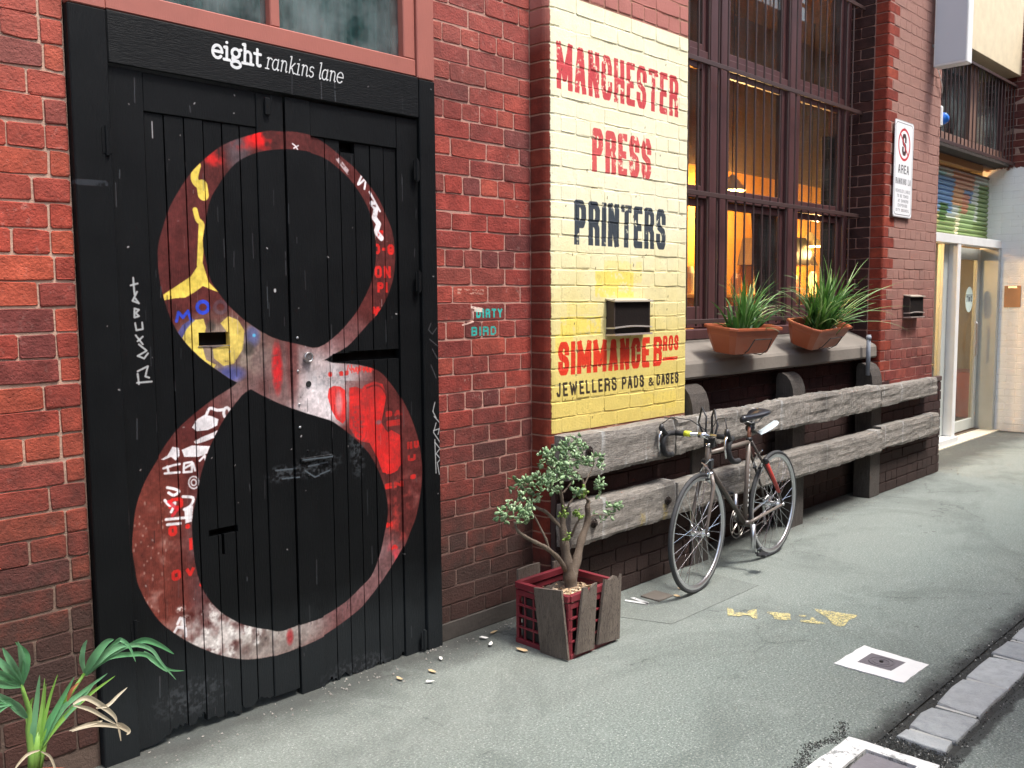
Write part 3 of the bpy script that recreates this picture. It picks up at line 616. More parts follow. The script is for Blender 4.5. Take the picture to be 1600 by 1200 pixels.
# ---- painted pilaster
YP=3.10
pa=empty('brick_pilaster',(4.03,YP,0),0,'brick pilaster painted cream and yellow with red and black sign lettering','painted wall')
bricklist=[]
for k in range(0,56):
    fl=.095 if k%2 else .212
    if k%4==1: fl=.095
    if inframe((3.43,3.1,(k+.5)*CH),.05): wrapbrick((3.412,YP),k,fl,.13,.05,M_BR_P,pa)
    ph={0:3.412+.212,2:3.412+.212,3:3.412+.095,1:3.412+.095}
    bricklist.append((k,rowsegs(3.412+fl,4.646,k,ph,minw=.03)))
bricks(pa,(0,YP,0),0,bricklist,M_BR_P,exclude=lambda p:False,limit=240)
m=MB(); m.box(3.46-4.03,4.64-4.03,.0016,.16,0,4.75)
m.box(3.4155-4.03,3.47-4.03,.05,.16,0,4.75)
arc=[(3.412+.05-.0462*math.cos(i*PI/12),3.15-.0462*math.sin(i*PI/12)) for i in range(7)]
m.prism([(x-4.03,y-YP,0) for x,y in arc]+[(3.462-4.03,.06,0)],(0,0,4.75))
m.box(4.40-4.03,4.645-4.03,.0017,.60,0,4.75); m.build('mortar',M_MO_P,pa)
# ---- spandrel wall under the barred window
ws=empty('brick_wall',(6.08,3.255,0),0,'dark brown brick wall under the window sill behind the timber rails','brick wall')
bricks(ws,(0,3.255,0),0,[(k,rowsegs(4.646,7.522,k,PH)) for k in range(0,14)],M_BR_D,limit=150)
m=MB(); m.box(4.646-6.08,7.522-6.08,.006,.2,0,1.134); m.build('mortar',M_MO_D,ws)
# ---- right pier
XQ=7.522
pq=empty('brick_pier',(8.12,YP,0),0,'red brick pier carrying the no stopping sign, right of the barred window','brick pier')
XR=8.712
for k in range(0,56):
    fl=.105 if k%2 else .22
    if inframe((XQ+.03,YP,(k+.5)*CH),.05): wrapbrick((XQ,YP),k,fl,.115,.018,M_BR_V if k*CH>.9 else M_BR_D,pq)
    
rows=[]
for k in range(0,56):
    fl=.105 if k%2 else .22
    ph={0:XQ+.22,2:XQ+.22,3:XQ+.105,1:XQ+.105}
    rows.append((k,rowsegs(XQ+fl,XR,k,ph,minw=.03)))
bricks(pq,(0,YP,0),0,rows,M_BR_Q,limit=170)
bricks(pq,(XQ,0,0),-PI/2,[(k,[(-3.447,-3.215)] if k%2 else [(-3.447,-3.33),(-3.33,-3.215)]) for k in range(0,56)],M_BR_D,limit=70)
m=MB(); m.box(XQ+.018-8.12,XR-.006-8.12,.002,.5,0,4.75); m.box(XQ+.006-8.12,XQ+.1-8.12,.018,.5,0,4.75); m.build('mortar',M_MO_Q,pq)
# plinths in dark brick
pl1=empty('plinth_wall',(7.9,3.07,0),0,'low dark brick plinth at the foot of the red pier','plinth')
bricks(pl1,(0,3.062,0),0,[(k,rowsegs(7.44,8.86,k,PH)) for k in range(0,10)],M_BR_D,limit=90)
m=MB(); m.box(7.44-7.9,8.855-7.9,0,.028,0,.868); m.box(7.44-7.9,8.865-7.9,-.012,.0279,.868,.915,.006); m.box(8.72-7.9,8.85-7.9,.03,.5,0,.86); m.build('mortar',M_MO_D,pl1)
pl2=empty('plinth_wall',(4.0,3.07,0),0,'low dark brick plinth behind the rails under the yellow panel','plinth')
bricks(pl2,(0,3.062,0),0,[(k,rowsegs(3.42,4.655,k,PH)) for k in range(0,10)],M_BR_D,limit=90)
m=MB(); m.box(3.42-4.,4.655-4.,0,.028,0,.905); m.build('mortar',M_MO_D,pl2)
# ---- white painted return of the next pier, facing left, and its street face
XW=12.15
pw=empty('brick_pier',(12.6,3.3,0),0,'white painted brick pier at the right edge, bare brick above','brick pier')
bricks(pw,(XW,0,0),-PI/2,[(k,rowsegs(-3.8,-2.9,k,{0:-3.1,1:-3.1,2:-3.1,3:-3.21})) for k in range(0,56)],M_BR_W,limit=250)
bricks(pw,(0,2.9,0),0,[(k,rowsegs(XW,13.6,k,PH)) for k in range(0,56)],M_BR_W,limit=1)
m=MB(); m.box(XW+.001-12.6,1.0,2.907-3.3,.5,0,4.75); m.build('mortar',M_MO_W,pw)
# ---- upper storeys and the building mass beyond the frame, plain walls
M_FAR=brickmat('upper wall brick',R0,lime=.1)
t=NT('distant brickwork'); v=t.pos(); bt=t.n('ShaderNodeTexBrick'); t.l(t.mapv(v,(1,1,1)),bt.inputs[0]); 
q=t.sep(v); cb=t.n('ShaderNodeCombineXYZ'); t.l(q[0],cb.inputs[0]); t.l(q[2],cb.inputs[1]); t.l(cb.outputs[0],bt.inputs[0]); bt.inputs['Scale'].default_value=1; bt.inputs['Brick Width'].default_value=.232; bt.inputs['Row Height'].default_value=.086; bt.inputs['Mortar Size'].default_value=.006
bt.inputs['Color1'].default_value=(.24,.055,.04,1); bt.inputs['Color2'].default_value=(.14,.04,.03,1); bt.inputs['Mortar'].default_value=(.3,.2,.17,1); M_FARB=t.set(bt.outputs[0],.9)
ub=empty('building',(6,3.3,4.75),0,'upper storeys of the red brick warehouse above the lane','building')
m=MB(); m.box(-10,2.72,0,8,0,2.6); m.build('wall',M_FARB,ub); m=MB(); m.box(2.725,10,.0,8,.95,2.6); m.build('wall',M_FARB,ub)
m=MB(); m.box(-14,-7.6,-.07,8,-4.75,-.001); m.build('wall',M_FARB,ub); m=MB(); m.box(7.61,14,-.4,.4,-4.75,-.001); m.build('wall',M_FARB,ub)
ob=empty('building',(4,-1.0,0),0,'unseen brick building across the lane, heights set for the light','building')
m=MB(); m.box(-14,0.0,-6,0,0,3.4); m.build('wall',M_FARB,ob); m=MB(); m.box(0.02,34,-6,-.02,0,6.6); m.build('wall',M_FARB,ob)  # unseen walls; low and tall sections shaped for sky light and reflections
# interior shell of the cafe
M_INT=paintmat('cafe plaster',(.60,.26,.045),.8,0,(0,0,0),.05,None,.1); M_INTD=simple('dark cafe wall',(.16,.10,.06),.8); M_FLOOR=simple('cafe floor',(.08,.05,.03),.5)
room=MB()
room.box(3.5,11.6,5.0,5.1,0,4.7)
room.box(3.45,3.5,3.6,6,0,4.7)
r2_=MB(); r2_.box(11.6,16.2,5.9,6.0,0,4.7); r2_.box(15.6,15.65,3.8,5.9,0,4.7); r2_.build('interior_wall',paintmat('cream cafe plaster',(.62,.50,.32),.8,0,(0,0,0),.05,None,.1),kind='structure')
room.build('interior_wall',M_INT,kind='structure')
m=MB(); m.box(3.4,16.2,3.7,6.1,-.02,.02); m.build('interior_floor',M_FLOOR,kind='structure')
m=MB(); m.box(3.4,16.2,3.6,6.1,4.5,4.6); m.box(3.5,11.59,4.96,4.999,2.95,4.5); m.build('interior_ceiling',M_INTD,kind='structure')
# ================================================================== DOOR ARTWORK
YL=3.215
DC=Canvas(1.13,2.78,-.06,2.74,400)
def D(x,y): p=P(x,y,YL); return (p.x,p.z)
def DP(L): return [D(*q) for q in L]
def smooth(L,n=4):
    out=[]
    for i in range(len(L)-1):
        p0=L[max(i-1,0)];p1=L[i];p2=L[i+1];p3=L[min(i+2,len(L)-1)]
        for k in range(n):
            t=k/n; out.append(tuple(.5*((2*p1[j])+(-p0[j]+p2[j])*t+(2*p0[j]-5*p1[j]+4*p2[j]-p3[j])*t*t+(-p0[j]+3*p1[j]-3*p2[j]+p3[j])*t**3) for j in (0,1)))
    return out+[L[-1]]
up_out=[(433,205.6),(415,205),(380.6,214),(350,226),(324,245),(300,268),(280,297.5),(265,325),(254,359),(248,383),(247,407),(251.5,446),(262.5,485.5),(272,508),(285,529),(311,557),(341,579),(371,598),(392,603),(470,575),(505,563),(519,555),(542,542),(559,525),(575,507),(588,493),(604,467),(615,435),(618,403),(617,385),(613,360),(604,337),(592,311),(577,289),(556,264),(534,245),(512,227),(490,214),(462,207)]
up_in=[(442,233),(418,235),(394,240.6),(371,253),(354,271),(340,292),(328,315),(318.5,363),(317,380),(319,394),(328,433),(337,450),(350,468),(360,480),(375,494),(390,506),(424,527),(465,538),(497,543),(529,521),(555,491),(566,473),(574,457.5),(582,437),(587,410),(588,385),(584,355),(577,328),(564,303),(547,280),(528,262),(507.5,247),(475,236)]
lo_out=[(371,598),(360,607),(330,626),(300,650),(277.5,671),(258,697),(244,720),(228,747),(217.5,772),(211,795),(208,817),(206,840),(206,862),(210,887),(214,910),(223,931),(233,949),(245,966),(257,978),(271,988),(295,1003),(324,1016.5),(350,1025),(376,1030),(395,1030),(416,1027),(440,1021),(464,1012),(507,992),(555.5,957.5),(578,934),(599,905),(628,859),(640,830),(649,806),(656,769),(658,745),(658,727),(655,700),(649,675),(637,643),(622,615),(608,596),(590.6,579),(560,570),(520,567),(505,563),(470,575),(392,603)]
lo_in=[(392,608),(416,621),(440,632),(476,645),(514,656),(531,666),(547.5,679),(563,693),(577.5,709),(588,727),(596,746),(602,765),(606,787.5),(606,808),(602,829),(598,850),(592,873),(581,900),(564,918),(540,941),(507,962),(486,970),(464,977),(437.5,986),(420,984),(402.5,981.5),(380,976),(363,968),(347,958),(332.5,944),(319,925),(311,905),(305,880),(302,852.5),(300,825),(302,800),(307.5,776),(312,750),(319,724),(327,700),(337.5,679),(348,659),(360,641),(379,617)]
up_out,up_in,lo_out,lo_in=[smooth(L+[L[0]],3) for L in (up_out,up_in,lo_out,lo_in)]
M8=np.maximum(DC.polymask(DP(up_out)),DC.polymask(DP(lo_out)))*(1-DC.polymask(DP(up_in)))*(1-DC.polymask(DP(lo_in)))
notch=DC.polymask(DP([(519,555),(542,543),(552,548),(548,562),(540,566)])); M8=M8*(1-notch)
n1,n2,n3=DC.n1,DC.n2,DC.n3
def blob(x,y,rx,ry,p=2):
    X,Z=D(x,y); X2,_=D(x+rx,y); _,Z2=D(x,y+ry); a=abs(X2-X); b=abs(Z2-Z)
    gx=np.linspace(DC.x0,DC.x1,DC.w)[None]; gz=np.linspace(DC.z0,DC.z1,DC.h)[:,None]
    return np.clip(1.25-(np.abs((gx-X)/a)**p+np.abs((gz-Z)/b)**p),0,1)
base=np.zeros((DC.h,DC.w,3)); base[:]=(82,38,36)
def lay(m,col,a=1.):
    global base
    m=(np.clip(m,0,1)*a)[...,None]; base=base*(1-m)+np.array(col)*m
gz=np.linspace(DC.z0,DC.z1,DC.h)[:,None]*np.ones((1,DC.w)); gx=np.linspace(DC.x0,DC.x1,DC.w)[None]*np.ones((DC.h,1))
lay(np.clip((1.2-gz)*4,0,1)*np.clip((1.55-gx)*8,0,1),(104,50,42))
lay(blob(440,590,110,75)*np.clip(n1*1.6,0,1),(140,122,120),.95); lay(blob(350,545,80,60)*np.clip(n2*1.7,0,1),(128,116,104),.85)
lay(blob(520,600,60,70)*np.clip(n1*2-.4,0,1),(214,208,210),.95); lay(blob(500,640,50,38),(206,198,200),.8)
lay(blob(545,530,40,40),(120,86,86),.6); lay(blob(372,225,22,60),(80,72,76),.8); lay(blob(455,560,10,80),(92,40,38),.6)
lay(blob(380,985,130,60)*np.clip(n2*2.6-.5,0,1),(186,180,176),.95); lay(blob(440,1000,80,34),(140,132,126),.8); lay(blob(250,900,40,120)*np.clip(n2*3-1.6,0,1),(150,130,124),.5); lay(blob(630,760,30,100)*np.clip(n2*3-1.5,0,1),(140,90,86),.5)
lay(np.clip((gz-.0),0,1)*blob(560,920,90,90)*np.clip(n1+.45,0,1),(176,172,178),.9)
lay(blob(320,860,32,130)*np.clip(n2*1.6-.2,0,1),(92,78,80),.6)
base*=(1+(n3[...,None]-.5)*.16)
DC.c[...,:3]=base/255; DC.c[...,3]=M8*np.clip((n2*.5+n3*.5-.12)*12,0,1)
def dput(m,col,a=1.,wear=0.): DC.put(m*M8,col,a,wear)
def dpoly(L,col,a=1.,wear=0.): dput(DC.polymask(DP(L)),col,a,wear)
def dstr(L,w,col,a=1.,wear=0.): dput(DC.strokemask(DP(L),w),col,a,wear)
YEL=(214,188,82); RD=(196,38,36); WH=(222,218,220); BL=(46,64,176)
# reds at the crown
dput(blob(410,214,30,20)*np.clip(n2*3-1.0,0,1),(214,30,30)); dput(blob(335,243,18,20)*np.clip(n2*3-.9,0,1),RD,.9); dput(blob(375,222,24,14)*np.clip(n2*3-1.3,0,1),RD,.6)
# yellow drips and wing
dstr(smooth([(308,258),(304,275),(306,284),(314,292),(318,304)]),.030,YEL); dstr([(316,290),(318,304)],.045,YEL)
dstr(smooth([(305,328),(309,343),(316,352),(315,380),(313,407)]),.020,YEL)
dpoly([(315,405),(319,418),(326,440),(343,457),(332,453),(317,447),(305,456),(290,465),(274,466),(254,470),(256,460),(280,444),(298,432),(306,420)],YEL)
dstr([(310,415),(313,345)],.012,YEL)
dpoly([(285,528),(293,510),(303,500),(318,498),(322,512),(316,540),(322,562),(338,570),(330,582),(300,553)],(214,190,90),.95,.2)
dpoly([(345,505),(357,494),(372,500),(382,516),(380,545),(366,568),(350,572),(335,560),(333,545),(352,540),(356,520)],(205,180,88),.9,.25)
dpoly([(278,520),(285,508),(300,498),(305,500),(292,514),(284,530)],(70,80,150),.7); dput(blob(360,585,26,14),(70,80,150),.75); dput(blob(395,525,12,18),(74,90,150),.6)
dput(blob(388,545,10,12)+blob(330,510,8,10),(60,54,50),.8); dput(blob(397,524,3,3),(90,170,210),1.)
dstr([(276,502),(279,488),(286,496),(294,486),(298,498)],.012,BL); 
for cx,a in ((317,1.),(345,.35)): dstr([(cx+9*math.cos(u*PI/6),480+9*math.sin(u*PI/6)) for u in range(13)],.014,BL if a==1. else (90,90,110),a)
# red streak and hand
dput(blob(432,575,9,42)*np.clip(n3*2,0,1),(190,30,34),.85)
dpoly([(512,620),(514,607),(522,603),(532,604),(540,610),(542,630),(541,655),(536,662),(526,655),(518,640)],(214,44,42),.9,.22)
dput(blob(530,630,6,22),(170,150,152),.6)
dpoly([(546,606),(556,604),(566,608),(570,602),(585,596),(598,600),(604,618),(600,640),(596,660),(603,672),(622,690),(628,720),(622,735),(610,741),(598,738),(590,715),(578,692),(566,690),(556,684),(546,668)],(222,42,40),.95,.06)
dpoly([(600,680),(612,672),(626,680),(628,725),(618,738),(604,741),(596,720)],(222,42,40),.95,.06)
dput(blob(592,660,5,4),(120,110,120),.8)
dstr(smooth([(574,606),(590,602),(602,614),(610,640),(622,650)]),.008,(80,30,30),.7)
def dtext(t,x,y,w,h,th,col,a=1.,wear=.1,clip=True,gap=.3):
    (X0,Z0),(X1,Z1)=D(x,y+h),D(x+w,y)
    old=DC.c.copy(); c2=DC.c; tmp=Canvas.__new__(Canvas); tmp.__dict__.update(DC.__dict__); tmp.c=np.zeros_like(DC.c); tmp.text(t,X0,Z0,X1-X0,Z1-Z0,th,col,1.,gap)
    m=tmp.c[...,3]
    if clip: m=m*M8
    DC.put(m,col,a,wear)
for tt in (('E',590,360,9,13),('O-G',584,382,32,15),('ON',586,416,25,18),('PI',590,441,16,16),('EN',583,479,10,12),('IV',587,482,14,12),('0125',513,579,32,10),('M0',623,638,0.1,0.1),
  ('NU',635,688,18,14),('U',636,709,12,12),('EN',602,751,27,14),('O',264,820,13,19),('O',269,889,14,20),('V',291,886,13,16),('I',296,840,5,20),('A',312,908,8,9),('S',290,818,7,9),('C',264,776,22,22),
  ('BA',603,640,24,12),('E',604,655,22,12),('C',640,740,9,9),('N',604,815,10,10),('A',612,850,10,10)):
    if tt[3]>1: dtext(tt[0],tt[1],tt[2],tt[3],tt[4],.013,(206,40,36),.9,.12)
for i in range(26): dstr([(545+i*1.5+random.uniform(-1,1),572+random.uniform(-2,6)),(545+i*1.5+random.uniform(-2,2),578+random.uniform(-2,6))],.006,(216,50,44),.8)
dput(blob(625,800,18,60)*np.clip(n2*3-1.4,0,1),(170,44,40),.8); dput(blob(452,995,6,14)*np.clip(n2*2,0,1),(150,40,44),.8); dput(blob(615,870,12,24)*np.clip(n2*3-1.2,0,1),(190,60,70),.8)
# white brush marks
w_=WH
dpoly([(300,668),(308,655),(320,648),(330,650),(342,655),(340,665),(325,672),(308,674)],w_,.95,.12); dstr(smooth([(322,650),(328,638),(340,641),(350,640)]),.012,w_,.95,.1)
dstr([(355+5*math.cos(u),645+8*math.sin(u)) for u in np.arange(0,6.5,.6)],.012,w_,.95,.1)
dpoly([(303,690),(315,683),(335,675),(345,670),(340,682),(320,690),(306,694)],w_,.95,.12)
dpoly([(252,718),(262,712),(270,698),(280,700),(281,712),(275,720),(268,714),(256,719)],w_,.95,.1); dpoly([(284,703),(300,696),(330,697),(331,706),(310,714),(288,714)],w_,.95,.15)
for L in ([(256,732),(272,727),(281,725)],[(258,740),(281,738)],[(262,729),(264,738)],[(288,724),(300,722),(300,737),(287,738),(288,724)],[(290,731),(302,724),(305,735)],[(312,720),(320,712),(322,722)]): dstr(L,.009,w_,.95,.1)
for r_ in (4,8): dstr([(303+r_*math.cos(u),754+r_*1.2*math.sin(u)) for u in np.arange(0,6.5,.5)],.006,w_,.9,.15)
for L in ([(262,762),(272,764),(280,768),(272,774),(264,770)],[(258,782),(266,790),(274,786),(268,800)],[(286,776),(302,778),(298,790),(288,796)],[(260,812),(300,808)],[(262,820),(282,818)]): dstr(smooth(L),.011,w_,.95,.15)
dpoly([(288,796),(302,790),(300,815),(290,818)],w_,.9,.3); dstr([(264,784),(278,796),(270,806)],.012,(200,40,50),.8)
dstr(smooth([(558,262),(566,272),(560,288),(572,278),(574,270),(570,295)]),.010,w_,.95,.05); dstr([(582,318),(588,326),(585,340),(592,350),(588,362),(596,372)],.026,w_,.95,.32); dstr([(578,300),(594,330)],.010,w_,.9,.2); dstr([(528,248),(545,270)],.02,w_,.6,.5)
for L in ([(455,225),(459,228),(463,234)],[(457,232),(464,228)]): dstr(L,.006,w_,.9)
for i in range(24):
    x,y=random.uniform(280,420),random.uniform(940,1020); dput(blob(x,y,random.uniform(3,9),random.uniform(4,16))*np.clip(n3*3-1,0,1),(215,212,208),.8)
for L in ([(278,975),(282,966),(288,968),(288,978)],[(272,990),(278,980),(290,982),(291,994)]): dstr(L,.011,w_,.9)
for i in range(40): x,y=random.uniform(206,260),random.uniform(780,960); dput(blob(x,y,1.6,random.uniform(1.5,4)),(170,140,130),.6)
_g=(1+(n2-.5)*.34+(n3-.5)*.22)[...,None]; _m=(DC.polymask(DP([(540,595),(660,595),(660,760),(540,760)]))*np.clip(n3*.5+n1*.8-.42,0,1)*1.6*M8)[...,None]
DC.c[...,:3]=np.clip(DC.c[...,:3]*_g*(1-np.clip(_m,0,.6))+np.clip(_m,0,.6)*np.array([96,44,42])/255,0,1); DC.c[...,3]*=np.clip(.86+n1*.2,0,1)
for i in range(120):   # vertical brush drag and chips over the numeral
    x,y=random.uniform(210,655),random.uniform(215,1020); L_=random.uniform(5,34); dput(DC.strokemask(DP([(x,y),(x+L_*.02,y+L_)]),random.uniform(.0015,.004)),random.choice(((40,28,28),(130,100,96),(24,22,24),(176,160,156))),random.uniform(.25,.7),.2)
def dfree(L,w,col,a=1.,wear=0.): DC.put(DC.strokemask(DP(L),w),col,a,wear)
SC=(170,172,172)
# scratched tags on the stiles
tagp=[[(207,434),(209,460)],[(203,446),(214,443)],[(213,456),(206,470),(216,474),(210,466)],[(209,482),(209,496),(216,494),(211,489),(216,484),(209,482)],[(210,505),(212,516),(222,514),(221,504)],[(211,524),(222,538)],[(214,533),(222,526)],[(216,538),(228,548),(214,556),(224,560),(230,552)],[(214,580),(230,572),(226,588),(232,590)],[(214,584),(216,600)],[(213,598),(236,596)]]
for L in tagp: dfree(L,.0065,SC,.8,.1)
for L in ([(674,628),(671,642),(676,652)],[(673,650),(682,660)],[(676,660),(672,675),(682,690)],[(683,660),(679,678)],[(672,672),(684,668)],[(674,690),(682,700),(676,708),(683,716),(678,722),(681,740)],[(674,686),(676,738)]): dfree(L,.005,SC,.75,.1)
for L in ([(668,505),(664,515),(670,522),(677,512)],[(666,530),(678,540)],[(670,545),(678,560)],[(668,570),(676,590)]): dfree(L,.005,(70,72,74),.6)
for L in ([(432,600)],[]): pass
for i in range(46): x,y=random.uniform(120,680),random.uniform(120,1100); dfree([(x,y),(x+random.uniform(-2,2),y+random.uniform(0,2))],random.uniform(.002,.006),(160,160,160),random.uniform(.3,.8))
for L in ([(470,718),(520,712)],[(430,735),(460,732)],[(475,735),(490,745),(515,735)],[(440,748),(466,745)],[(480,728),(512,722)]): dfree(L,.006,(95,105,112),.6,.2)
dfree([(428.5,453),(428.6,455)],.010,(165,165,165),.9); dfree([(238,190),(239,215)],.004,SC,.7)
dfree([(118,285),(160,288)],.02,(70,74,80),.35,.4)
for i in range(90):
    x,y=random.uniform(170,650),random.uniform(110,1110); L=random.uniform(4,40); dfree([(x,y),(x+random.uniform(-1,1)+L*.02,y+L)],random.uniform(.0015,.004),(84,90,94),random.uniform(.15,.5),.25)
for x,y,rx,ry in ((495,725,40,22),(440,740,26,14),(560,690,14,60),(300,1090,60,30),(560,1050,60,26),(520,590,40,20)): DC.put(blob(x,y,rx,ry)*np.clip(n3*4-1.8,0,1),(74,78,82),.45)
# lettering over the door (title on the head board)
TCN=Canvas(1.62,2.29,2.50,2.66,1300)
def arc_(cx,cy,rx,ry,a0,a1,n=10): return [(cx+rx*math.cos(math.radians(a0+(a1-a0)*i/n)),cy+ry*math.sin(math.radians(a0+(a1-a0)*i/n))) for i in range(n+1)]
GL={'e':([arc_(.28,.25,.24,.25,-40,-360+0,14)[::-1][:0] or arc_(.28,.25,.24,.25,0,320,14)+[], [(.05,.26),(.52,.26)]],.56),
'i':([[(.08,.48),(.2,.5),(.2,.0)],[(.06,0),(.36,0)],[(.19,.68),(.2,.69)]],.40),
'g':([arc_(.26,.33,.2,.17,0,360,14),arc_(.28,-.12,.24,.13,0,360,14),[(.12,.2),(.1,.06),(.4,.02)],[(.42,.45),(.54,.5)]],.58),
'h':([[(.06,.74),(.16,.76),(.16,0)],[(.04,0),(.3,0)],[(.16,.36)]+arc_(.32,.34,.16,.15,150,0,8)+[(.48,0)],[(.38,0),(.6,0)]],.64),
't':([[(.18,.66),(.18,.1)]+arc_(.28,.1,.1,.1,180,320,6),[(.03,.48),(.36,.48)]],.42),
'r':([[(.04,.46),(.14,.5),(.14,0)],[(.02,0),(.26,0)],[(.14,.3)]+arc_(.28,.32,.14,.17,170,40,7)],.44),
'a':([arc_(.22,.24,.19,.24,60,330,12),[(.40,.5),(.40,.08),(.46,.0),(.52,.04)]],.56),
'n':([[(.04,.46),(.14,.5),(.14,0)],[(.14,.34)]+arc_(.3,.32,.15,.17,150,0,8)+[(.45,.06),(.5,0),(.56,.04)]],.60),
'k':([[(.05,.74),(.14,.76),(.14,0)],[(.44,.48),(.16,.22),(.26,.24),(.44,0),(.52,.03)]],.54),
's':([arc_(.2,.37,.15,.12,40,250,8)+arc_(.2,.13,.16,.13,80,-150,8)],.42),
'l':([[(.05,.74),(.15,.76),(.15,.08),(.2,0),(.27,.04)]],.30),' ':([],.28)}
def serif(t,x,z,w,size,th,col,shear):
    tot=sum(GL[c][1] for c in t); k=w/tot; cx=x; m=np.zeros((TCN.h,TCN.w),np.float32)
    for c in t:
        for L in GL[c][0]:
            if len(L)>1: TCN.strokemask([(cx+u*k+shear*v*size,z+v*size) for u,v in L],th,False,m)
        cx+=GL[c][1]*k
    TCN.put(m,col)
serif('eight',1.668,2.551,.205,.092,.0108,(200,200,200),.05); serif('rankins lane',1.888,2.548,.36,.086,.0047,(190,190,190),.22)
IM_DOOR=DC.image('door_paint'); IM_TITLE=TCN.image('door_title')
def doormat(name,grain=(9,9,.8)):
    t=NT(name); v=t.pos(); n=t.noise(v,5,5,.6); g=t.noise(t.mapv(v,grain),30,6,.65)
    c=t.mix(n,(.0022,.0026,.003),(.005,.0056,.0063)); z=t.sep(v)[2]
    c=t.mix(t.math('MULTIPLY',t.step(t.math('ADD',z,t.math('MULTIPLY',n,.35)),.62,.35),.8),c,(.017,.020,.022))  # colour turns to a lighter grey towards the foot
    c=t.mix(t.math('MULTIPLY',t.step(t.noise(v,70,6,.8),.66,.74),.35),c,(.045,.047,.047))
    c=t.mix(t.math('MULTIPLY',t.step(g,.62,.8),.5),c,(.022,.024,.026))
    oc,oa=DC.node(t,IM_DOOR); c=t.mix(t.math('MULTIPLY',oa,t.step(g,.95,.72)),c,oc)
    o2,a2=TCN.node(t,IM_TITLE); c=t.mix(a2,c,o2)
    return t.set(c,t.math('ADD',.42,t.math('MULTIPLY',n,.22)),None,t.bump(t.math('ADD',t.math('MULTIPLY',g,.8),t.math('MULTIPLY',n,.5)),.6,.005),.14)
M_DOOR=doormat('black painted door timber'); M_DOORH=doormat('black painted head board',(.8,9,9))
# ================================================================== DOOR GEOMETRY
door=empty('double_door',(1.975,3.22,0),0,'black plank double door painted with a huge figure eight','door')
ox,oy=1.975,3.22
def dbox(name,x0,x1,y0,y1,z0,z1,mat,b=.003,par=door):
    m=MB(); m.box(x0-ox,x1-ox,y0-oy,y1-oy,z0,z1,b); return m.build(name,mat,par)
dbox('door_post',1.161,1.287,3.190,3.30,-.01,2.636,M_DOOR,.004); dbox('door_post',2.657,2.748,3.190,3.30,-.01,2.634,M_DOOR,.004)
dbox('head_board',1.2885,2.6555,3.193,3.30,2.463,2.640,M_DOORH,.004)
def leafpiece(name,x0,x1,z0,z1,y=3.215,th=.03,holes=(),ragged=False,hd=.0025,par=door):
    """board with rectangular holes and an optional ragged foot"""
    m=MB(); cuts=sorted({z0,z1,*[max(z0,min(z1,q)) for h in holes for q in (h[2],h[3])]})
    for a,b in zip(cuts[:-1],cuts[1:]):
        if b-a<1e-4: continue
        mid=(a+b)/2; segs=[(x0,x1)]
        for h in holes:
            if h[2]<mid<h[3]:
                ns=[]
                for s0,s1 in segs:
                    if h[0]>=s1 or h[1]<=s0: ns.append((s0,s1)); continue
                    if h[0]>s0+.002: ns.append((s0,h[0]))
                    if h[1]<s1-.002: ns.append((h[1],s1))
                segs=ns
        for s0,s1 in segs:
            if a==z0 and ragged:
                n=10; ha,hb_,ph_=random.uniform(0,.03),random.uniform(.0,.02),random.uniform(0,6); foot=[(s0+(s1-s0)*i/n,0,a+max(0,ha*math.sin(i*.45+ph_)+hb_*abs(math.sin(i*.9))+random.uniform(0,.004))) for i in range(n+1)]
                m.prism([(p[0]-ox,y-oy,p[2]) for p in foot]+[(s1-ox,y-oy,b),(s0-ox,y-oy,b)],(0,th,0))
            else: m.box(s0-ox,s1-ox,y-oy,y-oy+th,a,b,hd if len(cuts)==2 else 0)
    return m.build(name,M_DOOR,par)
SLOT1=(P(310,519,YL).x,P(357,519,YL).x,P(333,540,YL).z,P(333,519,YL).z)
SL_T=(P(326,825,YL).x,P(372,825,YL).x,P(350,835,YL).z,P(350,824,YL).z); SL_V=(P(347,850,YL).x,P(351.5,850,YL).x,P(350,867,YL).z,P(350,834,YL).z)
SLOT3=(P(546,550,YL).x,P(626,550,YL).x,P(600,561,YL).z,P(600,546,YL).z)
SLOT4=(P(520,560,YL).x,P(548,550,YL).x,P(533,566,YL).z,P(533,552,YL).z)
# left leaf
zt=2.456
leafpiece('stile',1.290,1.409,.012,zt,3.209,.04,ragged=True); leafpiece('top_rail',1.411,1.851,2.321,zt,3.211,.035)
leafpiece('stile',1.853,1.971,.03,zt,3.2095,.04,holes=())
xsL=[1.4115,1.484,1.559,1.634,1.709,1.781,1.852]
for i,(a,b) in enumerate(zip(xsL[:-1],xsL[1:])):
    leafpiece('plank',a+.0026,b-.0026,.005+random.uniform(.0,.03),2.319,YL+random.uniform(0,.003),.03,holes=(SLOT1,SL_T,SL_V),ragged=True,hd=.0035)
# right leaf
leafpiece('stile',1.9785,2.092,-.03,zt,3.2055,.04,ragged=True)
leafpiece('top_rail',2.094,2.536,2.318,zt,3.209,.035); leafpiece('stile',2.538,2.654,-.012,zt,3.209,.04,ragged=True)
xsR=[2.094,2.165,2.240,2.314,2.395,2.468,2.536]
for i,(a,b) in enumerate(zip(xsR[:-1],xsR[1:])):
    leafpiece('plank',a+.0026,b-.0026,-.02+random.uniform(0,.02),2.316-(.045 if i in(2,) else 0),YL+random.uniform(0,.003),.03,holes=(SLOT3,SLOT4),ragged=True,hd=.0035)
dbox('door_back',1.29,2.655,3.275,3.29,.06,2.45,M_BLACK_D,0)
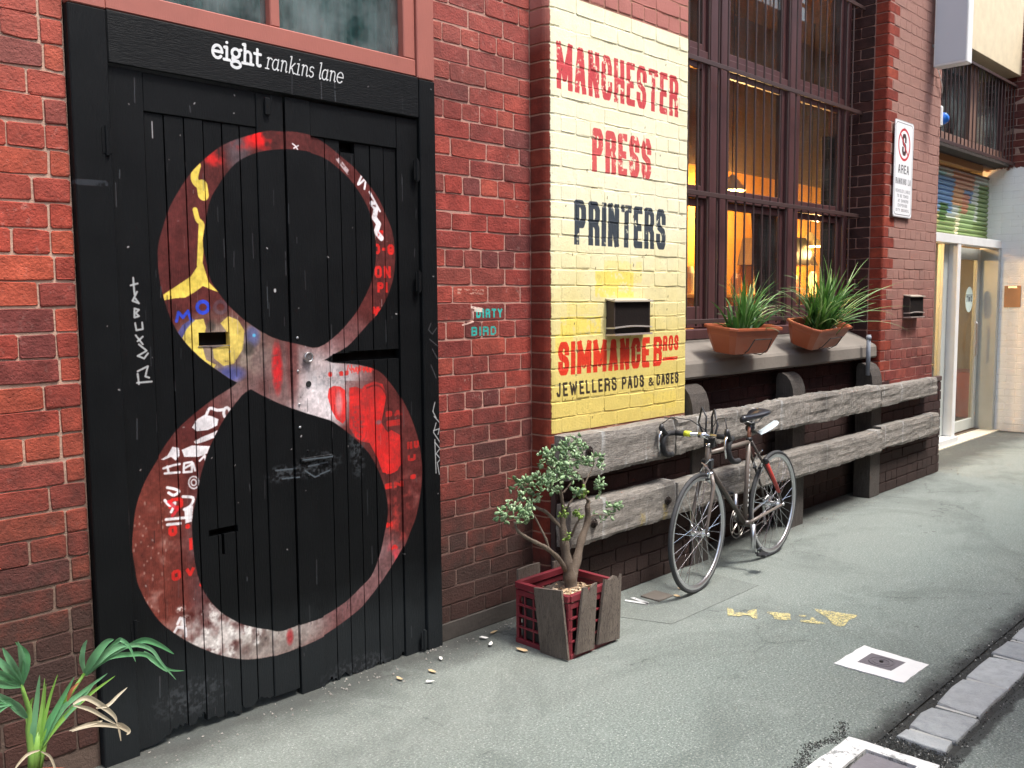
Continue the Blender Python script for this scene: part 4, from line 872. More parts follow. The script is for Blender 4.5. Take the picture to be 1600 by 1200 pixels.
# hardware
def hinge(x,z,l=.10):
    m=MB(); m.tube([(x-ox,3.187-oy,z-l/2),(x-ox,3.187-oy,z+l/2)],.007,8); m.box(x-.016-ox,x+.016-ox,3.188-oy,3.192-oy,z-l/2+.008,z+l/2-.008); return m.build('hinge',M_DOOR,door)
for x,y in ((167,220),(212,990)): 
    p=P(x,y,3.19); hinge(p.x+ .0,p.z)
for x,y in ((651,266),(654,440),(663,1000)): 
    p=P(x,y,3.19); hinge(p.x,p.z)
p=P(481,558,3.2); m=MB(); m.tube([(p.x-ox,3.190-oy,p.z),(p.x-ox,3.212-oy,p.z)],.021,20); m.torus((p.x-ox,3.189-oy,p.z),.018,.003,'y',20,6); m.box(p.x-.0015-ox,p.x+.0015-ox,3.186-oy,3.19-oy,p.z-.008,p.z+.008); m.build('cylinder_lock',M_STEEL,door)
p=P(483,600,3.2); m=MB(); m.torus((p.x-ox,3.203-oy,p.z),.011,.002,'y',18,6); m.build('key_hole',M_BLACK_D,door); m=MB(); m.disc((p.x-ox,3.204-oy,p.z),.010,.003,'y',16); m.build('key_hole',M_BLACK_D,door)
for x,y in ((466,528),(467,580),(469,632),(470,668),(484,744),(482,705)):
    p=P(x,y,3.2); m=MB(); m.tube([(p.x-ox,3.200-oy,p.z),(p.x-ox,3.206-oy,p.z)],[.003,.0065],8); m.build('bolt',M_STEEL if y<700 else M_DOOR,door)
p0,p1=P(470,716,3.2),P(520,709,3.2); m=MB(); m.box(p0.x-ox,p1.x-ox,3.198-oy,3.206-oy,p1.z-.018,p1.z+.0,.002); m.build('bolt_plate',M_DOOR,door)
p=P(418,165,3.2); m=MB(); m.box(p.x-.012-ox,p.x+.012-ox,3.197-oy,3.2045-oy,p.z-.035,p.z+.03,.002); m.build('latch',M_DOOR,door)
for x,y,s in ((307,515,.3),): 
    h=SLOT1; m=MB(); m.box(h[0]-.004-ox,h[1]+.004-ox,3.213-oy,3.2148-oy,h[2]-.004,h[2]); m.build('slot_lip',M_STEEL,door)
# ================================================================== RED WINDOW OVER THE DOOR
rw=empty('transom_window',(1.975,3.22,2.64),0,'faded red framed window above the black door with dusty panes and teal curtain','window')
def rbox(name,x0,x1,y0,y1,z0,z1,mat,b=.004,par=rw):
    m=MB(); m.box(x0-1.975,x1-1.975,y0-3.22,y1-3.22,z0-2.64,z1-2.64,b); return m.build(name,mat,par)
rbox('post',1.161,1.287,3.190,3.30,2.638,3.75,M_REDW); rbox('post',2.657-.008,2.748,3.190,3.30,2.637,3.75,M_REDW)
rbox('bottom_rail',1.289,2.647,3.200,3.30,2.6435,2.716,M_REDW)
rbox('stile',1.289,1.350,3.203,3.29,2.718,3.7,M_REDW); rbox('stile',2.583,2.647,3.203,3.29,2.718,3.7,M_REDW)
rbox('mullion',1.926,1.968,3.206,3.285,2.718,3.7,M_REDW); rbox('top_rail',1.289,2.647,3.203,3.29,3.7,3.75,M_REDW)
rbox('pane',1.351,1.925,3.240,3.244,2.719,3.699,M_GLASSD,0); rbox('pane',1.969,2.582,3.240,3.244,2.719,3.699,M_GLASSD,0)
M_TEAL=simple('teal curtain',(.045,.14,.135),.8,0,0,80,.3)
m=MB(); n=160; v=[]
for i in range(n+1):
    x=1.30+1.32*i/n; y=3.36+.018*math.sin(i*.62)+.010*math.sin(i*1.7+1)
    v+=[(x-1.975,y-3.22,.06),(x-1.975,y-3.22,1.1)]
m.add(v,[(2*i,2*i+2,2*i+3,2*i+1) for i in range(n)]); m.build('curtain',M_TEAL,rw,smooth=True)
rbox('dark_backing',1.25,2.70,3.52,3.53,2.6,3.8,M_BLACK_D,0)
# ================================================================== BARRED CAFE WINDOW
YW=3.43
win=empty('window',(6.1,YW,1.38),0,'tall maroon timber cafe window of three bays behind iron bars','window')
def wbox(name,x0,x1,y0,y1,z0,z1,mat=M_WFR,b=.004,par=win,o=(6.1,YW,1.38)):
    m=MB(); m.box(x0-o[0],x1-o[0],y0-o[1],y1-o[1],z0-o[2],z1-o[2],b); return m.build(name,mat,par)
wbox('jamb',4.56,4.70,YW-.02,YW+.10,1.38,4.7); wbox('jamb',7.455,7.518,YW-.02,YW+.10,1.38,4.7)
for a,b in ((5.385,5.49),(5.515,5.622)): wbox('mullion',a,b,YW-.02,YW+.10,1.385,4.69)
wbox('mullion',5.489,5.516,YW+.0,YW+.09,1.386,4.689)
wbox('mullion',6.487,6.645,YW-.02,YW+.10,1.385,4.69)
wbox('bottom_rail',4.56,7.515,YW-.045,YW+.098,1.375,1.445,b=.006)
bays=((4.70,5.385),(5.622,6.487),(6.645,7.455))
for bi,(a,b) in enumerate(bays):
    # fixed sashes: three tiers
    for ti,(z0,z1) in enumerate(((1.452,2.325),(2.365,3.235),(3.30,4.40))):
        f=.045 if bi else .04; y0,y1=(YW+.022,YW+.052)
        sr=.055 if bi==2 else f; lowr=.145 if ti==0 else .05
        m=MB(); X=6.1
        m.box(a+.001-X,a+f-X,y0-YW,y1-YW,z0-1.38,z1-1.38,.004); m.box(b-sr-X,b-.001-X,y0-YW,y1-YW,z0-1.38,z1-1.38,.004)
        fr=m.build('sash_frame',M_WFR,win)
        m=MB(); m.box(a+f+.001-X,b-sr-.001-X,y0+.001-YW,y1-.001-YW,z0-1.38,z0+lowr-1.38,.004); m.build('rail',M_WFR,fr)
        m=MB(); m.box(a+f+.001-X,b-sr-.001-X,y0+.001-YW,y1-.001-YW,z1-.05-1.38,z1-1.38,.004); m.build('rail',M_WFR,fr)
        m=MB(); m.box(a+f+.002-X,b-sr-.002-X,YW+.0305-YW,YW+.0345-YW,z0+lowr+.001-1.38,z1-.051-1.38); m.build('pane',M_GLASS,fr)
    wbox('transom',a+.0015,b-.0015,YW-.002,YW+.075,2.328,2.362); wbox('transom',a+.0015,b-.0015,YW-.005,YW+.075,3.238,3.297)
    wbox('top_rail',a+.0015,b-.0015,YW-.01,YW+.09,4.402,4.69)
bars=empty('window_bars',(6.1,3.31,1.4),0,'brown painted iron bar grille in front of the cafe window','window bars')
def bbox_(name,x0,x1,y0,y1,z0,z1,b=.002,par=bars,o=(6.1,3.31,1.4),mat=M_BARS):
    m=MB(); m.box(x0-o[0],x1-o[0],y0-o[1],y1-o[1],z0-o[2],z1-o[2],b); return m.build(name,mat,par)
for z in (1.50,2.333,3.176,4.02): bbox_('cross_bar',4.648,7.520,3.298,3.3095,z-.015,z+.015)
x=4.735; barme=None
proto=None; i=0
while x<7.46:
    if proto is None:
        m=MB(); m.tube([(0,0,0),(0,0,3.1)],.0068,8); proto=m.build('bar',M_BARS,bars)
        o=proto
    else: o=proto.copy(); link(o,bars)
    o.location=(x-6.1+random.uniform(-.003,.003),3.317-3.31,1.47-1.4); o.rotation_euler=(random.uniform(-.001,.001),random.uniform(-.0015,.0015),0)
    x+=.1188
# sill: weathered top falling to the street
sill=MB(); sill.prism([(4.648,3.445,1.135),(4.648,3.135,1.15),(4.648,3.124,1.165),(4.648,3.128,1.243),(4.648,3.142,1.262),(4.648,3.25,1.318),(4.648,3.38,1.372),(4.648,3.445,1.374)],(7.52-4.648,0,0))
sill.v=[(a-6.1,b-3.25,c-1.1) for a,b,c in sill.v]
sill.prism([(-.0,0,0)]*3,(0,0,0)) if False else None
so_=sill.build('window_sill',M_SILL,loc=(6.1,3.25,1.1),label='thick sloping concrete sill under the barred window',cat='window sill')
# interior: warm room with lamps, hood, shelf, curtain and plant
M_EMI=NT('lamp glow'); M_EMI.b.inputs['Emission Color'].default_value=(1,.62,.25,1); M_EMI.b.inputs['Emission Strength'].default_value=14; M_EMI=M_EMI.m
def lamp(x,y,z,e=38,lab='',col=(1,.58,.22)):
    r=empty('pendant_lamp',(x,y,z),0,lab,'lamp')
    m=MB(); m.tube([(0,0,.06),(0,0,4.5-z)],.006,6); m.build('cord',M_BLKPL,r)
    m=MB(); m.tube([(0,0,.10),(0,0,.06),(0,0,.0),(0,0,-.05)],[.02,.05,.10,.13],16,cap=False); m.build('lamp_shade',simple('enamel shade',(.6,.5,.3),.5),r,smooth=True)
    m=MB(); m.tube([(0,0,.04),(0,0,.02),(0,0,-.02),(0,0,-.05),(0,0,-.06)],[.012,.028,.035,.025,.005],12); m.build('bulb',M_EMI,r,smooth=True)
    l=bpy.data.lights.new('lamp_light','POINT'); l.energy=e; l.color=col; l.shadow_soft_size=.09
    o=bpy.data.objects.new('lamp_light',l); link(o,r); o.location=(0,0,-.13)
lamp(7.65,4.6,2.72,95,'warm pendant lamp seen through the middle bay of the barred window'); lamp(9.15,4.55,2.25,190,'warm pendant lamp seen low through the right bay of the barred window')
lamp(11.2,4.75,2.75,5,'warm pendant lamp inside the glass cafe doorway',(1,.8,.55)); lamp(12.1,5.3,1.9,8,'low warm lamp at the back of the cafe behind the doorway',(1,.8,.55))
M_DARKI=simple('dark interior joinery',(.05,.025,.015),.6); M_STL=simple('hood metal',(.10,.075,.06),.35,.6)
hood=MB(); hood.prism([(8.35,4.5,2.0),(9.25,4.5,2.0),(8.95,4.5,2.28),(8.45,4.5,2.28)],(0,.45,0)); hood.v=[(a-9.7,b-5.5,c-1.95) for a,b,c in hood.v]; hood.build('range_hood',M_STL,loc=(9.7,5.5,1.95),label='dark metal range hood inside the cafe behind the right window bay',cat='range hood')
m=MB(); m.box(-2.3,2.3,-.13,.13,0,.04,.003); m.build('shelf',simple('shelf board',(.45,.22,.07),.6),loc=(8.4,4.86,1.66),label='wooden shelf on the orange cafe wall behind the window plants',cat='shelf')
m=MB()
for i in range(9): m.disc((-1.9+i*.42,0,.10),.05+.02*(i%3),.18+.03*(i%2),'z',14)
cn=m; 
for i in range(9):
    m=MB(); h=.16+.05*(i%3); m.tube([(0,0,0),(0,0,h*.75),(0,0,h)],[.05,.05,.03],14); m.build('canister',simple('canister %d'%i,((.5,.3,.1),(.12,.05,.03),(.7,.6,.4))[i%3],.4),loc=(6.5+i*.42,4.86,1.7005),label='%s canister on the cafe shelf, %s'%(('squat orange','medium dark','tall pale')[i%3],['leftmost of all','second from the left','third from the left','fourth from the left','in the middle of the row','sixth from the left','third from the right','second from the right','rightmost of all'][i]),cat='canister',group='canisters on the cafe shelf')
def curtain(name,x0,x1,y,z0,z1,taper,mat,label):
    m=MB(); n=60; v=[]
    for i in range(n+1):
        u=i/n; yy=y+.03*math.sin(u*38); v+=[(x0+(x1-x0)*(taper+(1-taper)*u),yy,z0),(x0+(x1-x0)*u,yy,z1)]
    c=((x0+x1)/2,y,z0); m.add(v,[(2*i,2*i+2,2*i+3,2*i+1) for i in range(n)]); center(m,c); return m.build(name,mat,smooth=True,loc=c,label=label,cat='curtain')
M_CUR=simple('brown curtain',(.035,.02,.016),.9,0,0,80,.3)
curtain('curtain',6.19,6.47,3.54,1.47,2.36,.45,M_CUR,'dark brown curtain tied aside inside the middle window bay')
curtain('curtain',7.33,7.52,3.54,1.47,3.0,.2,M_CUR,'dark brown curtain hanging inside the right window bay')
# ================================================================== TIMBER POSTS AND RAILS
rail=empty('timber_guard_rail',(6.,3.05,0),0,'weathered grey timber sleepers bolted along the wall as two long rails','guard rail')
def timber(name,x0,x1,yf,yb,z0,z1,mat,parent,n=40,amp=.006,seed=0,chip=.0,taperr=0.,rough_top=0.,off=(6.,3.05,0),cx=None):
    r=random.Random(seed); sec=[]; 
    per=[]; ny,nz=4,9
    for i in range(nz): per.append((0,i/nz))          # front face up
    for i in range(ny): per.append((i/ny,1))           # top back
    for i in range(nz): per.append((1,1-i/nz))
    for i in range(ny): per.append((1-i/ny,0))
    K=len(per); ph=[r.uniform(0,6.3) for _ in range(12)]; v=[]
    def nz_(x,k): return (math.sin(x*3.1+ph[k%12])+.6*math.sin(x*9.7+ph[(k+3)%12])+.4*math.sin(x*31+ph[(k+5)%12]))/2
    for i in range(n+1):
        u=i/n; x=x0+(x1-x0)*u
        for j,(a,b) in enumerate(per):
            y=yf+(yb-yf)*a; z=z0+(z1-z0)*b
            ed=min(b,1-b)*(z1-z0); er=.010
            if a==0 and ed<er: y+=(er-ed)*.7
            if a==0 and b==0: z+=.004
            if a==0: y+=amp*.7*nz_(x,int(b*9))+r.uniform(-1,1)*amp*.25
            if b==1 : z+=amp*nz_(x*1.0,7)+rough_top*abs(r.gauss(0,1))*(-.004)
            if b==0: z+=amp*1.3*nz_(x,9)+r.uniform(-1,1)*amp*.4
            xx=x
            if i==0: xx+=r.uniform(0,.008)+abs(b-.5)*.012
            if i==n: xx-=r.uniform(0,.008)+abs(b-.5)*.012
            v.append((xx-off[0],y-off[1],z-off[2]))
    f=[(i*K+j,i*K+(j+1)%K,(i+1)*K+(j+1)%K,(i+1)*K+j) for i in range(n) for j in range(K)]+[tuple(range(K)),tuple(n*K+j for j in range(K-1,-1,-1))]
    m=MB(); m.add(v,f); c=Vector(((x0+x1)/2-off[0],(yf+yb)/2-off[1],(z0+z1)/2-off[2])); center(m,c)
    o=m.build(name,mat,parent,loc=c); return o
timber('beam',3.385,4.335,2.952,3.048,.735,.958,M_SLEEP,rail,60,.006,1)
timber('beam',4.345,7.225,2.955,3.048,.755,.957,M_SLEEP,rail,150,.011,2,rough_top=1.)
timber('beam',7.232,8.465,2.958,3.048,.768,.930,M_SLEEP,rail,60,.006,3)
timber('beam',3.40,4.345,2.952,3.048,.378,.600,M_SLEEP,rail,60,.006,4)
timber('beam',4.355,7.27,2.95,3.048,.395,.582,M_SLEEP,rail,140,.006,5)
timber('beam',7.275,8.56,2.966,3.048,.408,.600,M_SLEEP,rail,60,.007,6)
def post(x0,x1,name='post'):
    m=MB(); pr=[(3.19,0),(3.19,1.085),(3.175,1.115),(3.15,1.118),(3.11,1.10),(3.08,1.065),(3.06,1.01),(3.052,.95),(3.052,0)]
    m.prism([(x0-6.,y-3.05,z) for y,z in pr],(x1-x0,0,0)); 
    return m.build(name,M_SLEEPD,rail)
post(4.662,4.85); post(5.94,6.12); post(7.28,7.47)
for x,z in ((3.587,.484),(4.254,.495),(3.55,.87)):
    m=MB(); m.tube([(x-6.,2.938-3.05,z),(x-6.,2.96-3.05,z)],.016,10); m.box(x-.010-6.,x+.010-6.,2.928-3.05,2.940-3.05,z-.010,z+.010,.002); m.torus((x-6.,2.9465-3.05,z),.022,.004,'y',16,6); m.build('bolt',simple('rusty bolt',(.03,.02,.016),.7,.4),rail)
# short grey conduit rising from the end post
m=MB(); m.tube([(0,0,0),(0,0,.33)],.017,12); m.tube([(0,0,.29),(0,0,.32)],.021,12); m.build('conduit_pipe',simple('blue grey pipe',(.20,.22,.26),.6),smooth=True,loc=(7.235,3.075,1.02),label='short blue grey pipe standing behind the right hand planter',cat='pipe')
# ================================================================== VENT BOXES
def vent(x0,x1,z0,z1,lab,tilt=0):
    c=((x0+x1)/2,3.1,(z0+z1)/2); r=empty('vent_hood',c,0,lab,'vent'); w,h=(x1-x0)/2,(z1-z0)/2
    rim=simple('rusty steel rim',(.045,.03,.024),.75,.3,.4)
    for q_ in (-w,w-.012): m=MB(); m.box(q_,q_+.012,-.055,.01,-h,h,.001); m.build('side_plate',rim,r)
    m=MB(); m.prism([(-w-.012,.0,h+.006),(-w-.012,-.07,h-.006),(-w-.012,-.07,h-.014),(-w-.012,.0,h-.002)],(2*w+.024,0,0)); m.build('top_flange',simple('pale worn flange',(.42,.37,.30),.5,.3,.3),r)
    m=MB(); m.prism([(-w+.013,-.052,h-.012),(-w+.013,-.058,-h+.045),(-w+.013,-.050,-h+.045),(-w+.013,-.044,h-.012)],(2*w-.026,0,0)); fp=simple('black sooty plate',(.012,.009,.008),.9,.0,.5); fp.node_tree.nodes['Principled BSDF'].inputs['Specular IOR Level'].default_value=.08; m.build('front_plate',fp,r)
    m=MB(); n=14; v=[]
    for i in range(n+1):
        x=-w-.004+(2*w+.008)*i/n; b=-.012*math.sin(PI*i/n)*0+.008*math.sin(PI*i/n); v+=[(x,-.066,-h+.034+b),(x,-.066,-h+.042+b),(x,-.0,-h+.040+b),(x,-.0,-h+.032+b)]
    m.add(v,[(4*i+a,4*i+(a+1)%4,4*i+4+(a+1)%4,4*i+4+a) for i in range(n) for a in range(4)]+[(0,1,2,3),(4*n,4*n+1,4*n+2,4*n+3)]); m.build('lip',simple('pale steel lip',(.55,.50,.45),.4,.5),r)
    m=MB(); m.prism([(-w-.004,-.068,-h-.004),(-w-.004,-.068,-h+.006),(-w-.004,-.0,-h+.004),(-w-.004,-.0,-h-.006)],(2*w+.008,0,0)); m.build('lip',simple('pale steel lip2',(.5,.42,.38),.4,.5),r)
    m=MB(); m.box(-w+.013,w-.013,-.03,-.02,-h+.006,-h+.034); m.build('gap',M_BLACK_D,r)
vent(3.876,4.207,1.455,1.648,'rusty metal vent hood above the red lettering on the yellow panel')
vent(7.99,8.30,1.478,1.668,'small rusty vent hood low on the red brick pier')
# ================================================================== SIGNS
SG=Canvas(-.2,.2,-.4,.4,900)
SG.poly([(-.2,-.4),(.2,-.4),(.2,.4),(-.2,.4)],(236,238,240))
bd=[(-.178,-.355),(-.155,-.378),(.155,-.378),(.178,-.355),(.178,.355),(.155,.378),(-.155,.378),(-.178,.355),(-.178,-.355)]
SG.stroke(bd,.006,(110,112,118))
SG.stroke([(.118*math.cos(u*PI/20),.205+.125*math.sin(u*PI/20)) for u in range(41)],.020,(196,40,52))
SG.text('S',-.045,.115,.09,.18,.034,(60,30,32)); SG.stroke([(-.085,.29),(.085,.12)],.016,(196,40,52))
SG.text('AREA',-.115,-.035,.23,.072,.012,(70,70,74),gap=.3); SG.text('RANKINS LA',-.160,-.125,.32,.05,.009,(80,82,88),gap=.4)
SG.text('VEHICLES LIABLE',-.155,-.195,.31,.028,.0055,(130,132,138),gap=.35); SG.text('TO BE TOWED',-.12,-.235,.24,.026,.0055,(130,132,138),gap=.35)
SG.text('AT OWNERS',-.10,-.275,.22,.026,.0055,(130,132,138),gap=.35); SG.text('EXPENSE',-.10,-.313,.20,.026,.0055,(130,132,138),gap=.35); SG.text('CITY COUNCIL',-.14,-.352,.28,.024,.0055,(130,132,138),gap=.35)
IM_SG=SG.image('no_stopping_sign')
t=NT('sign face'); q=t.sep(t.obj()); oc,oa=SG.node(t,IM_SG,q[0],q[2]); M_SIGN=t.set(t.mix(oa,(.8,.8,.82),oc),.35)
sg=empty('parking_sign',(7.846,3.085,2.725),0,'tall white no stopping sign with a struck out letter S on the pier','sign')
def roundrect(w,h,r,y,n=5):
    pts=[]
    for cx,cz,a0 in ((w-r,h-r,0),(-w+r,h-r,90),(-w+r,-h+r,180),(w-r,-h+r,270)):
        for i in range(n+1): a=math.radians(a0+90*i/n); pts.append((cx+r*math.cos(a),y,cz+r*math.sin(a)))
    return pts
m=MB(); m.prism(roundrect(.200,.400,.03,-.006),(0,.004,0)); m.build('backing_plate',simple('zinc edge',(.55,.55,.56),.4,.4),sg)
m=MB(); m.prism(roundrect(.193,.393,.026,-.0075),(0,.0012,0)); m.build('sign_face',M_SIGN,sg)
for z in (.34,-.34):
    m=MB(); m.tube([(0,-.0075,z),(0,.02,z)],.008,8); m.build('bolt',M_STEEL,sg)
lb=empty('light_box_sign',(8.47,3.09,3.66),0,'blank white light box sign projecting from the pier at the top','sign')
ys=-.30
m=MB(); m.box(-.060,.060,ys,-.02,.0,1.2,.006); m.build('housing',M_WHITE,lb)
m=MB(); m.box(-.0625,-.0605,ys+.014,-.034,.02,1.18); m.build('face_panel',M_LIGHTBOX,lb); m=MB(); m.box(.0605,.0625,ys+.014,-.034,.02,1.18); m.build('face_panel',M_LIGHTBOX,lb)
m=MB(); m.tube([(0,.02,.2),(0,-.02,.2)],.015,8); m.tube([(0,.02,1.),(0,-.02,1.)],.015,8); m.build('bracket',M_STEEL,lb)
m=MB(); m.disc((-.064,-.06,.05),.006,.002,'x',8); m.build('screw',M_STEEL,lb)
m=MB(); m.tube([(8.56,3.085,3.68),(8.60,3.07,3.60),(8.66,3.075,3.54),(8.70,3.09,3.49)],.004,6); center(m,(8.6,3.08,3.6)); m.build('cable',simple('white cable',(.6,.6,.58),.5),loc=(8.6,3.08,3.6),label='thin pale loose cable below the light box sign',cat='cable')
# blue and white alarm light just behind the pier edge
al=empty('alarm_light',(8.715,3.14,3.29),0,'small blue and white alarm light on the side of the pier under the light box','alarm light')
m=MB(); m.box(-.0,.05,-.045,.045,-.085,.095,.008); m.build('housing',M_WHITE,al)
m=MB(); m.tube([(.052,-.03,-.01),(.075,-.03,-.01),(.115,-.03,-.01),(.135,-.03,-.01)],[.05,.055,.05,.015],14); m.build('lens',simple('blue lens',(.02,.16,.62),.15),al,smooth=True)
# ================================================================== DOORWAY BAY
db=empty('glass_door',(10.9,3.547,0),0,'white framed glass cafe doorway between the red pier and the white wall','door')
YD=3.547
def gbox(name,x0,x1,y0,y1,z0,z1,mat,b=.004):
    m=MB(); m.box(x0-10.9,x1-10.9,y0-YD,y1-YD,z0,z1,b); return m.build(name,mat,db)
gbox('lintel',8.75,12.147,YD,YD+.13,2.24,2.335,M_WHITE)
gbox('mullion',10.645,10.745,YD+.004,YD+.14,.085,2.238,M_WHITE)
gbox('jamb',12.055,12.146,YD+.002,YD+.28,.0,2.238,M_GREYAL); gbox('jamb',8.75,8.85,YD+.004,YD+.13,.085,2.238,M_WHITE)
gbox('fixed_frame',10.50,10.643,YD+.10,YD+.17,.086,2.237,M_GREYAL); gbox('fixed_frame',8.86,8.93,YD+.10,YD+.17,.086,2.237,M_GREYAL)
gbox('sill',8.75,10.76,YD-.03,YD+.17,.0,.083,M_WHITE); gbox('fixed_pane',8.932,10.498,YD+.13,YD+.136,.087,2.236,M_GLASS2,0)
gbox('door_rail',10.79,11.93,YD+.20,YD+.245,2.10,2.235,M_GREYAL); gbox('door_rail',10.79,11.93,YD+.20,YD+.245,.03,.16,M_GREYAL)
gbox('door_stile',10.75,10.789,YD+.198,YD+.247,.03,2.235,M_GREYAL); gbox('door_stile',11.931,12.03,YD+.198,YD+.247,.03,2.235,M_GREYAL)
gbox('door_pane',10.79,11.93,YD+.22,YD+.226,.161,2.099,M_GLASS2,0)
gbox('threshold',8.7,12.148,YD-.06,YD+.35,-.01,.012,simple('cream worn step',(.50,.46,.36),.8,0,.4,60,.3),.002) 
p=PX(1506,468,11.) ; st=Canvas(-.14,.14,-.16,.16,500); st.poly([(.13*math.cos(u*PI/24),.155*math.sin(u*PI/24)) for u in range(48)],(196,214,208)); st.text('TWO',-.10,-.03,.2,.075,.02,(50,60,70),gap=.25); st.stroke([(-.11,.055),(.11,.055)],.01,(60,70,80)); IM_ST=st.image('door_sticker')
t=NT('sticker'); q=t.sep(t.obj()); oc,oa=st.node(t,IM_ST,q[0],q[2]); M_STK=t.set(oc,.5)
sx=11.06; sp_=P(1515,468,YD+.21); m=MB(); m.prism([(.13*math.cos(u*PI/16),0,.155*math.sin(u*PI/16)) for u in range(32)],(0,.002,0)); m.build('round_sticker',M_STK,db,loc=(sp_.x-10.9,.215,sp_.z))
m=MB(); m.tube([(11.84-10.9,.17,1.35),(11.84-10.9,.15,1.33),(11.84-10.9,.15,.95),(11.84-10.9,.17,.93)],.012,8); m.build('door_handle',M_STEEL,db)
# roller shutter above the door
RS=Canvas(8.8,12.2,2.2,3.3,130)
def pcol(x0,z0,x1,z1,c): RS.put(RS.polymask([(x0,z0),(x1,z0),(x1+.1,z1),(x0+.05,z1)]),c,.9,.12)
RS.poly([(8.8,2.2),(12.2,2.2),(12.2,3.3),(8.8,3.3)],(196,206,196)); pcol(8.8,2.3,12.2,2.55,(120,146,80)); pcol(9.6,2.45,10.5,2.65,(180,170,110)); pcol(9.7,2.65,10.6,3.05,(150,200,200)); pcol(10.2,2.7,11.5,2.9,(96,130,176)); pcol(10.9,2.9,11.6,3.2,(200,152,120)); pcol(11.75,2.5,12.2,3.0,(120,146,90)); pcol(10.3,2.6,10.9,3.0,(110,150,190)); pcol(11.1,2.45,11.6,2.75,(150,180,120)); pcol(9.9,2.5,10.1,2.9,(90,120,170)); pcol(9.7,2.95,10.2,3.1,(226,214,170)); pcol(10.0,2.55,10.2,2.85,(100,130,176)); pcol(11.2,2.62,11.4,2.85,(206,140,110)); pcol(9.5,2.9,9.9,2.97,(220,120,60)); pcol(10.5,2.5,10.7,2.7,(70,110,40)); pcol(8.8,3.08,12.2,3.3,(86,60,50)); pcol(10.9,2.7,11.2,2.9,(210,160,110)); pcol(11,2.35,11.1,2.6,(230,225,190))
IM_RS=RS.image('shutter_graffiti'); t=NT('graffiti shutter'); oc,oa=RS.node(t,IM_RS); M_RS=t.set(oc,.5)
sh=empty('roller_shutter',(10.5,3.74,2.34),0,'rolled steel shutter covered in green and blue graffiti above the glass doorway','roller shutter')
nb=15; z=2.30; hh=(3.12-2.30)/nb; slatme=None
for i in range(nb):
    m=MB(); pr=[(0,0),(-.016,hh*.2),(-.024,hh*.5),(-.016,hh*.8),(0,hh*.97),(.01,hh*.97),(.01,0)]
    m.prism([(-1.75,a,b) for a,b in pr],(3.398,0,0))
    o=m.build('slat',M_RS,sh,loc=(0,0,-.04+i*hh))
gbox2=MB(); gbox2.box(-1.75,1.647,-.10,.3,.86,1.0,.01); gbox2.build('shutter_box',simple('sooty shutter box',(.06,.035,.025),.7),sh)
m=MB(); m.box(8.8,11.65,3.64,3.72,3.12,3.20,.004); center(m,(10.2,3.68,3.16)); m.build('timber_beam',paintmat('ochre timber',(.34,.17,.045),.6),loc=(10.2,3.68,3.16),label='ochre painted timber beam above the graffiti shutter',cat='beam')
m=MB(); m.box(-1.75,1.69,0,.55,0,.05); m.build('soffit',simple('dark soffit',(.04,.03,.025),.9),loc=(10.45,3.50,3.215),label='dark soffit board under the barred upper window over the doorway',cat='soffit')
gr_=empty('window_bars',(10.5,3.46,3.23),0,'brown iron bar grille high over the cafe doorway','window bars')
def g2(name,x0,x1,y0,y1,z0,z1,mat=M_BARS): m=MB(); m.box(x0-10.5,x1-10.5,y0-3.46,y1-3.46,z0-3.23,z1-3.23,.002); return m.build(name,mat,gr_)
g2('cross_bar',8.72,12.145,3.44,3.458,3.226,3.262); g2('cross_bar',8.72,12.145,3.44,3.458,4.14,4.17)
x=8.82; proto=None
while x<12.12:
    if proto is None: m=MB(); m.tube([(0,0,0),(0,0,.96)],.0072,8); proto=m.build('bar',M_BARS,gr_); o=proto
    else: o=proto.copy(); link(o,gr_)
    o.location=(x-10.5,.009,.0); x+=.1178
uw=empty('window',(10.5,3.6,3.25),0,'brown framed upper window behind the bars over the doorway','window')
def u2_(name,x0,x1,z0,z1,mat=M_WFR,y0=3.58,y1=3.66): m=MB(); m.box(x0-10.5,x1-10.5,y0-3.6,y1-3.6,z0-3.25,z1-3.25,.003); return m.build(name,mat,uw)
u2_('bottom_rail',8.72,12.14,3.27,3.40,paintmat('faded brown timber',(.22,.13,.10),.6)); u2_('mullion',9.3,9.42,3.402,4.3); u2_('mullion',10.95,11.15,3.402,4.3,paintmat('faded brown timber2',(.20,.12,.09),.6)); u2_('jamb',12.02,12.14,3.402,4.3)
for a,b in ((8.72,9.298),(9.422,10.948),(11.152,12.018)): u2_('pane',a,b,3.402,4.3,M_GLASSD,3.615,3.62)
m=MB(); m.box(8.72-10.5,12.14-10.5,.30,.31,-.0,1.1); m.build('dark_backing',M_BLACK_D,uw)
m=MB(); m.box(-1.737,1.696,0,.5,0,1.42,.004); m.build('stone_lintel',M_STONE,loc=(10.45,3.412,4.27),label='cream sandstone lintel band at the top right above the barred window',cat='lintel')
# clipboard on the white wall
cb_=empty('clipboard',(XW-.004,3.405,1.655),0,'brown clipboard hanging on the white painted wall','clipboard')
m=MB(); m.box(-.008,-.003,-.092,.092,-.13,.13,.001); m.build('board',simple('hardboard brown',(.42,.23,.12),.7),cb_)
m=MB(); m.box(-.016,-.0085,-.05,.05,.10,.128,.002); m.build('clip',M_STEEL,cb_)
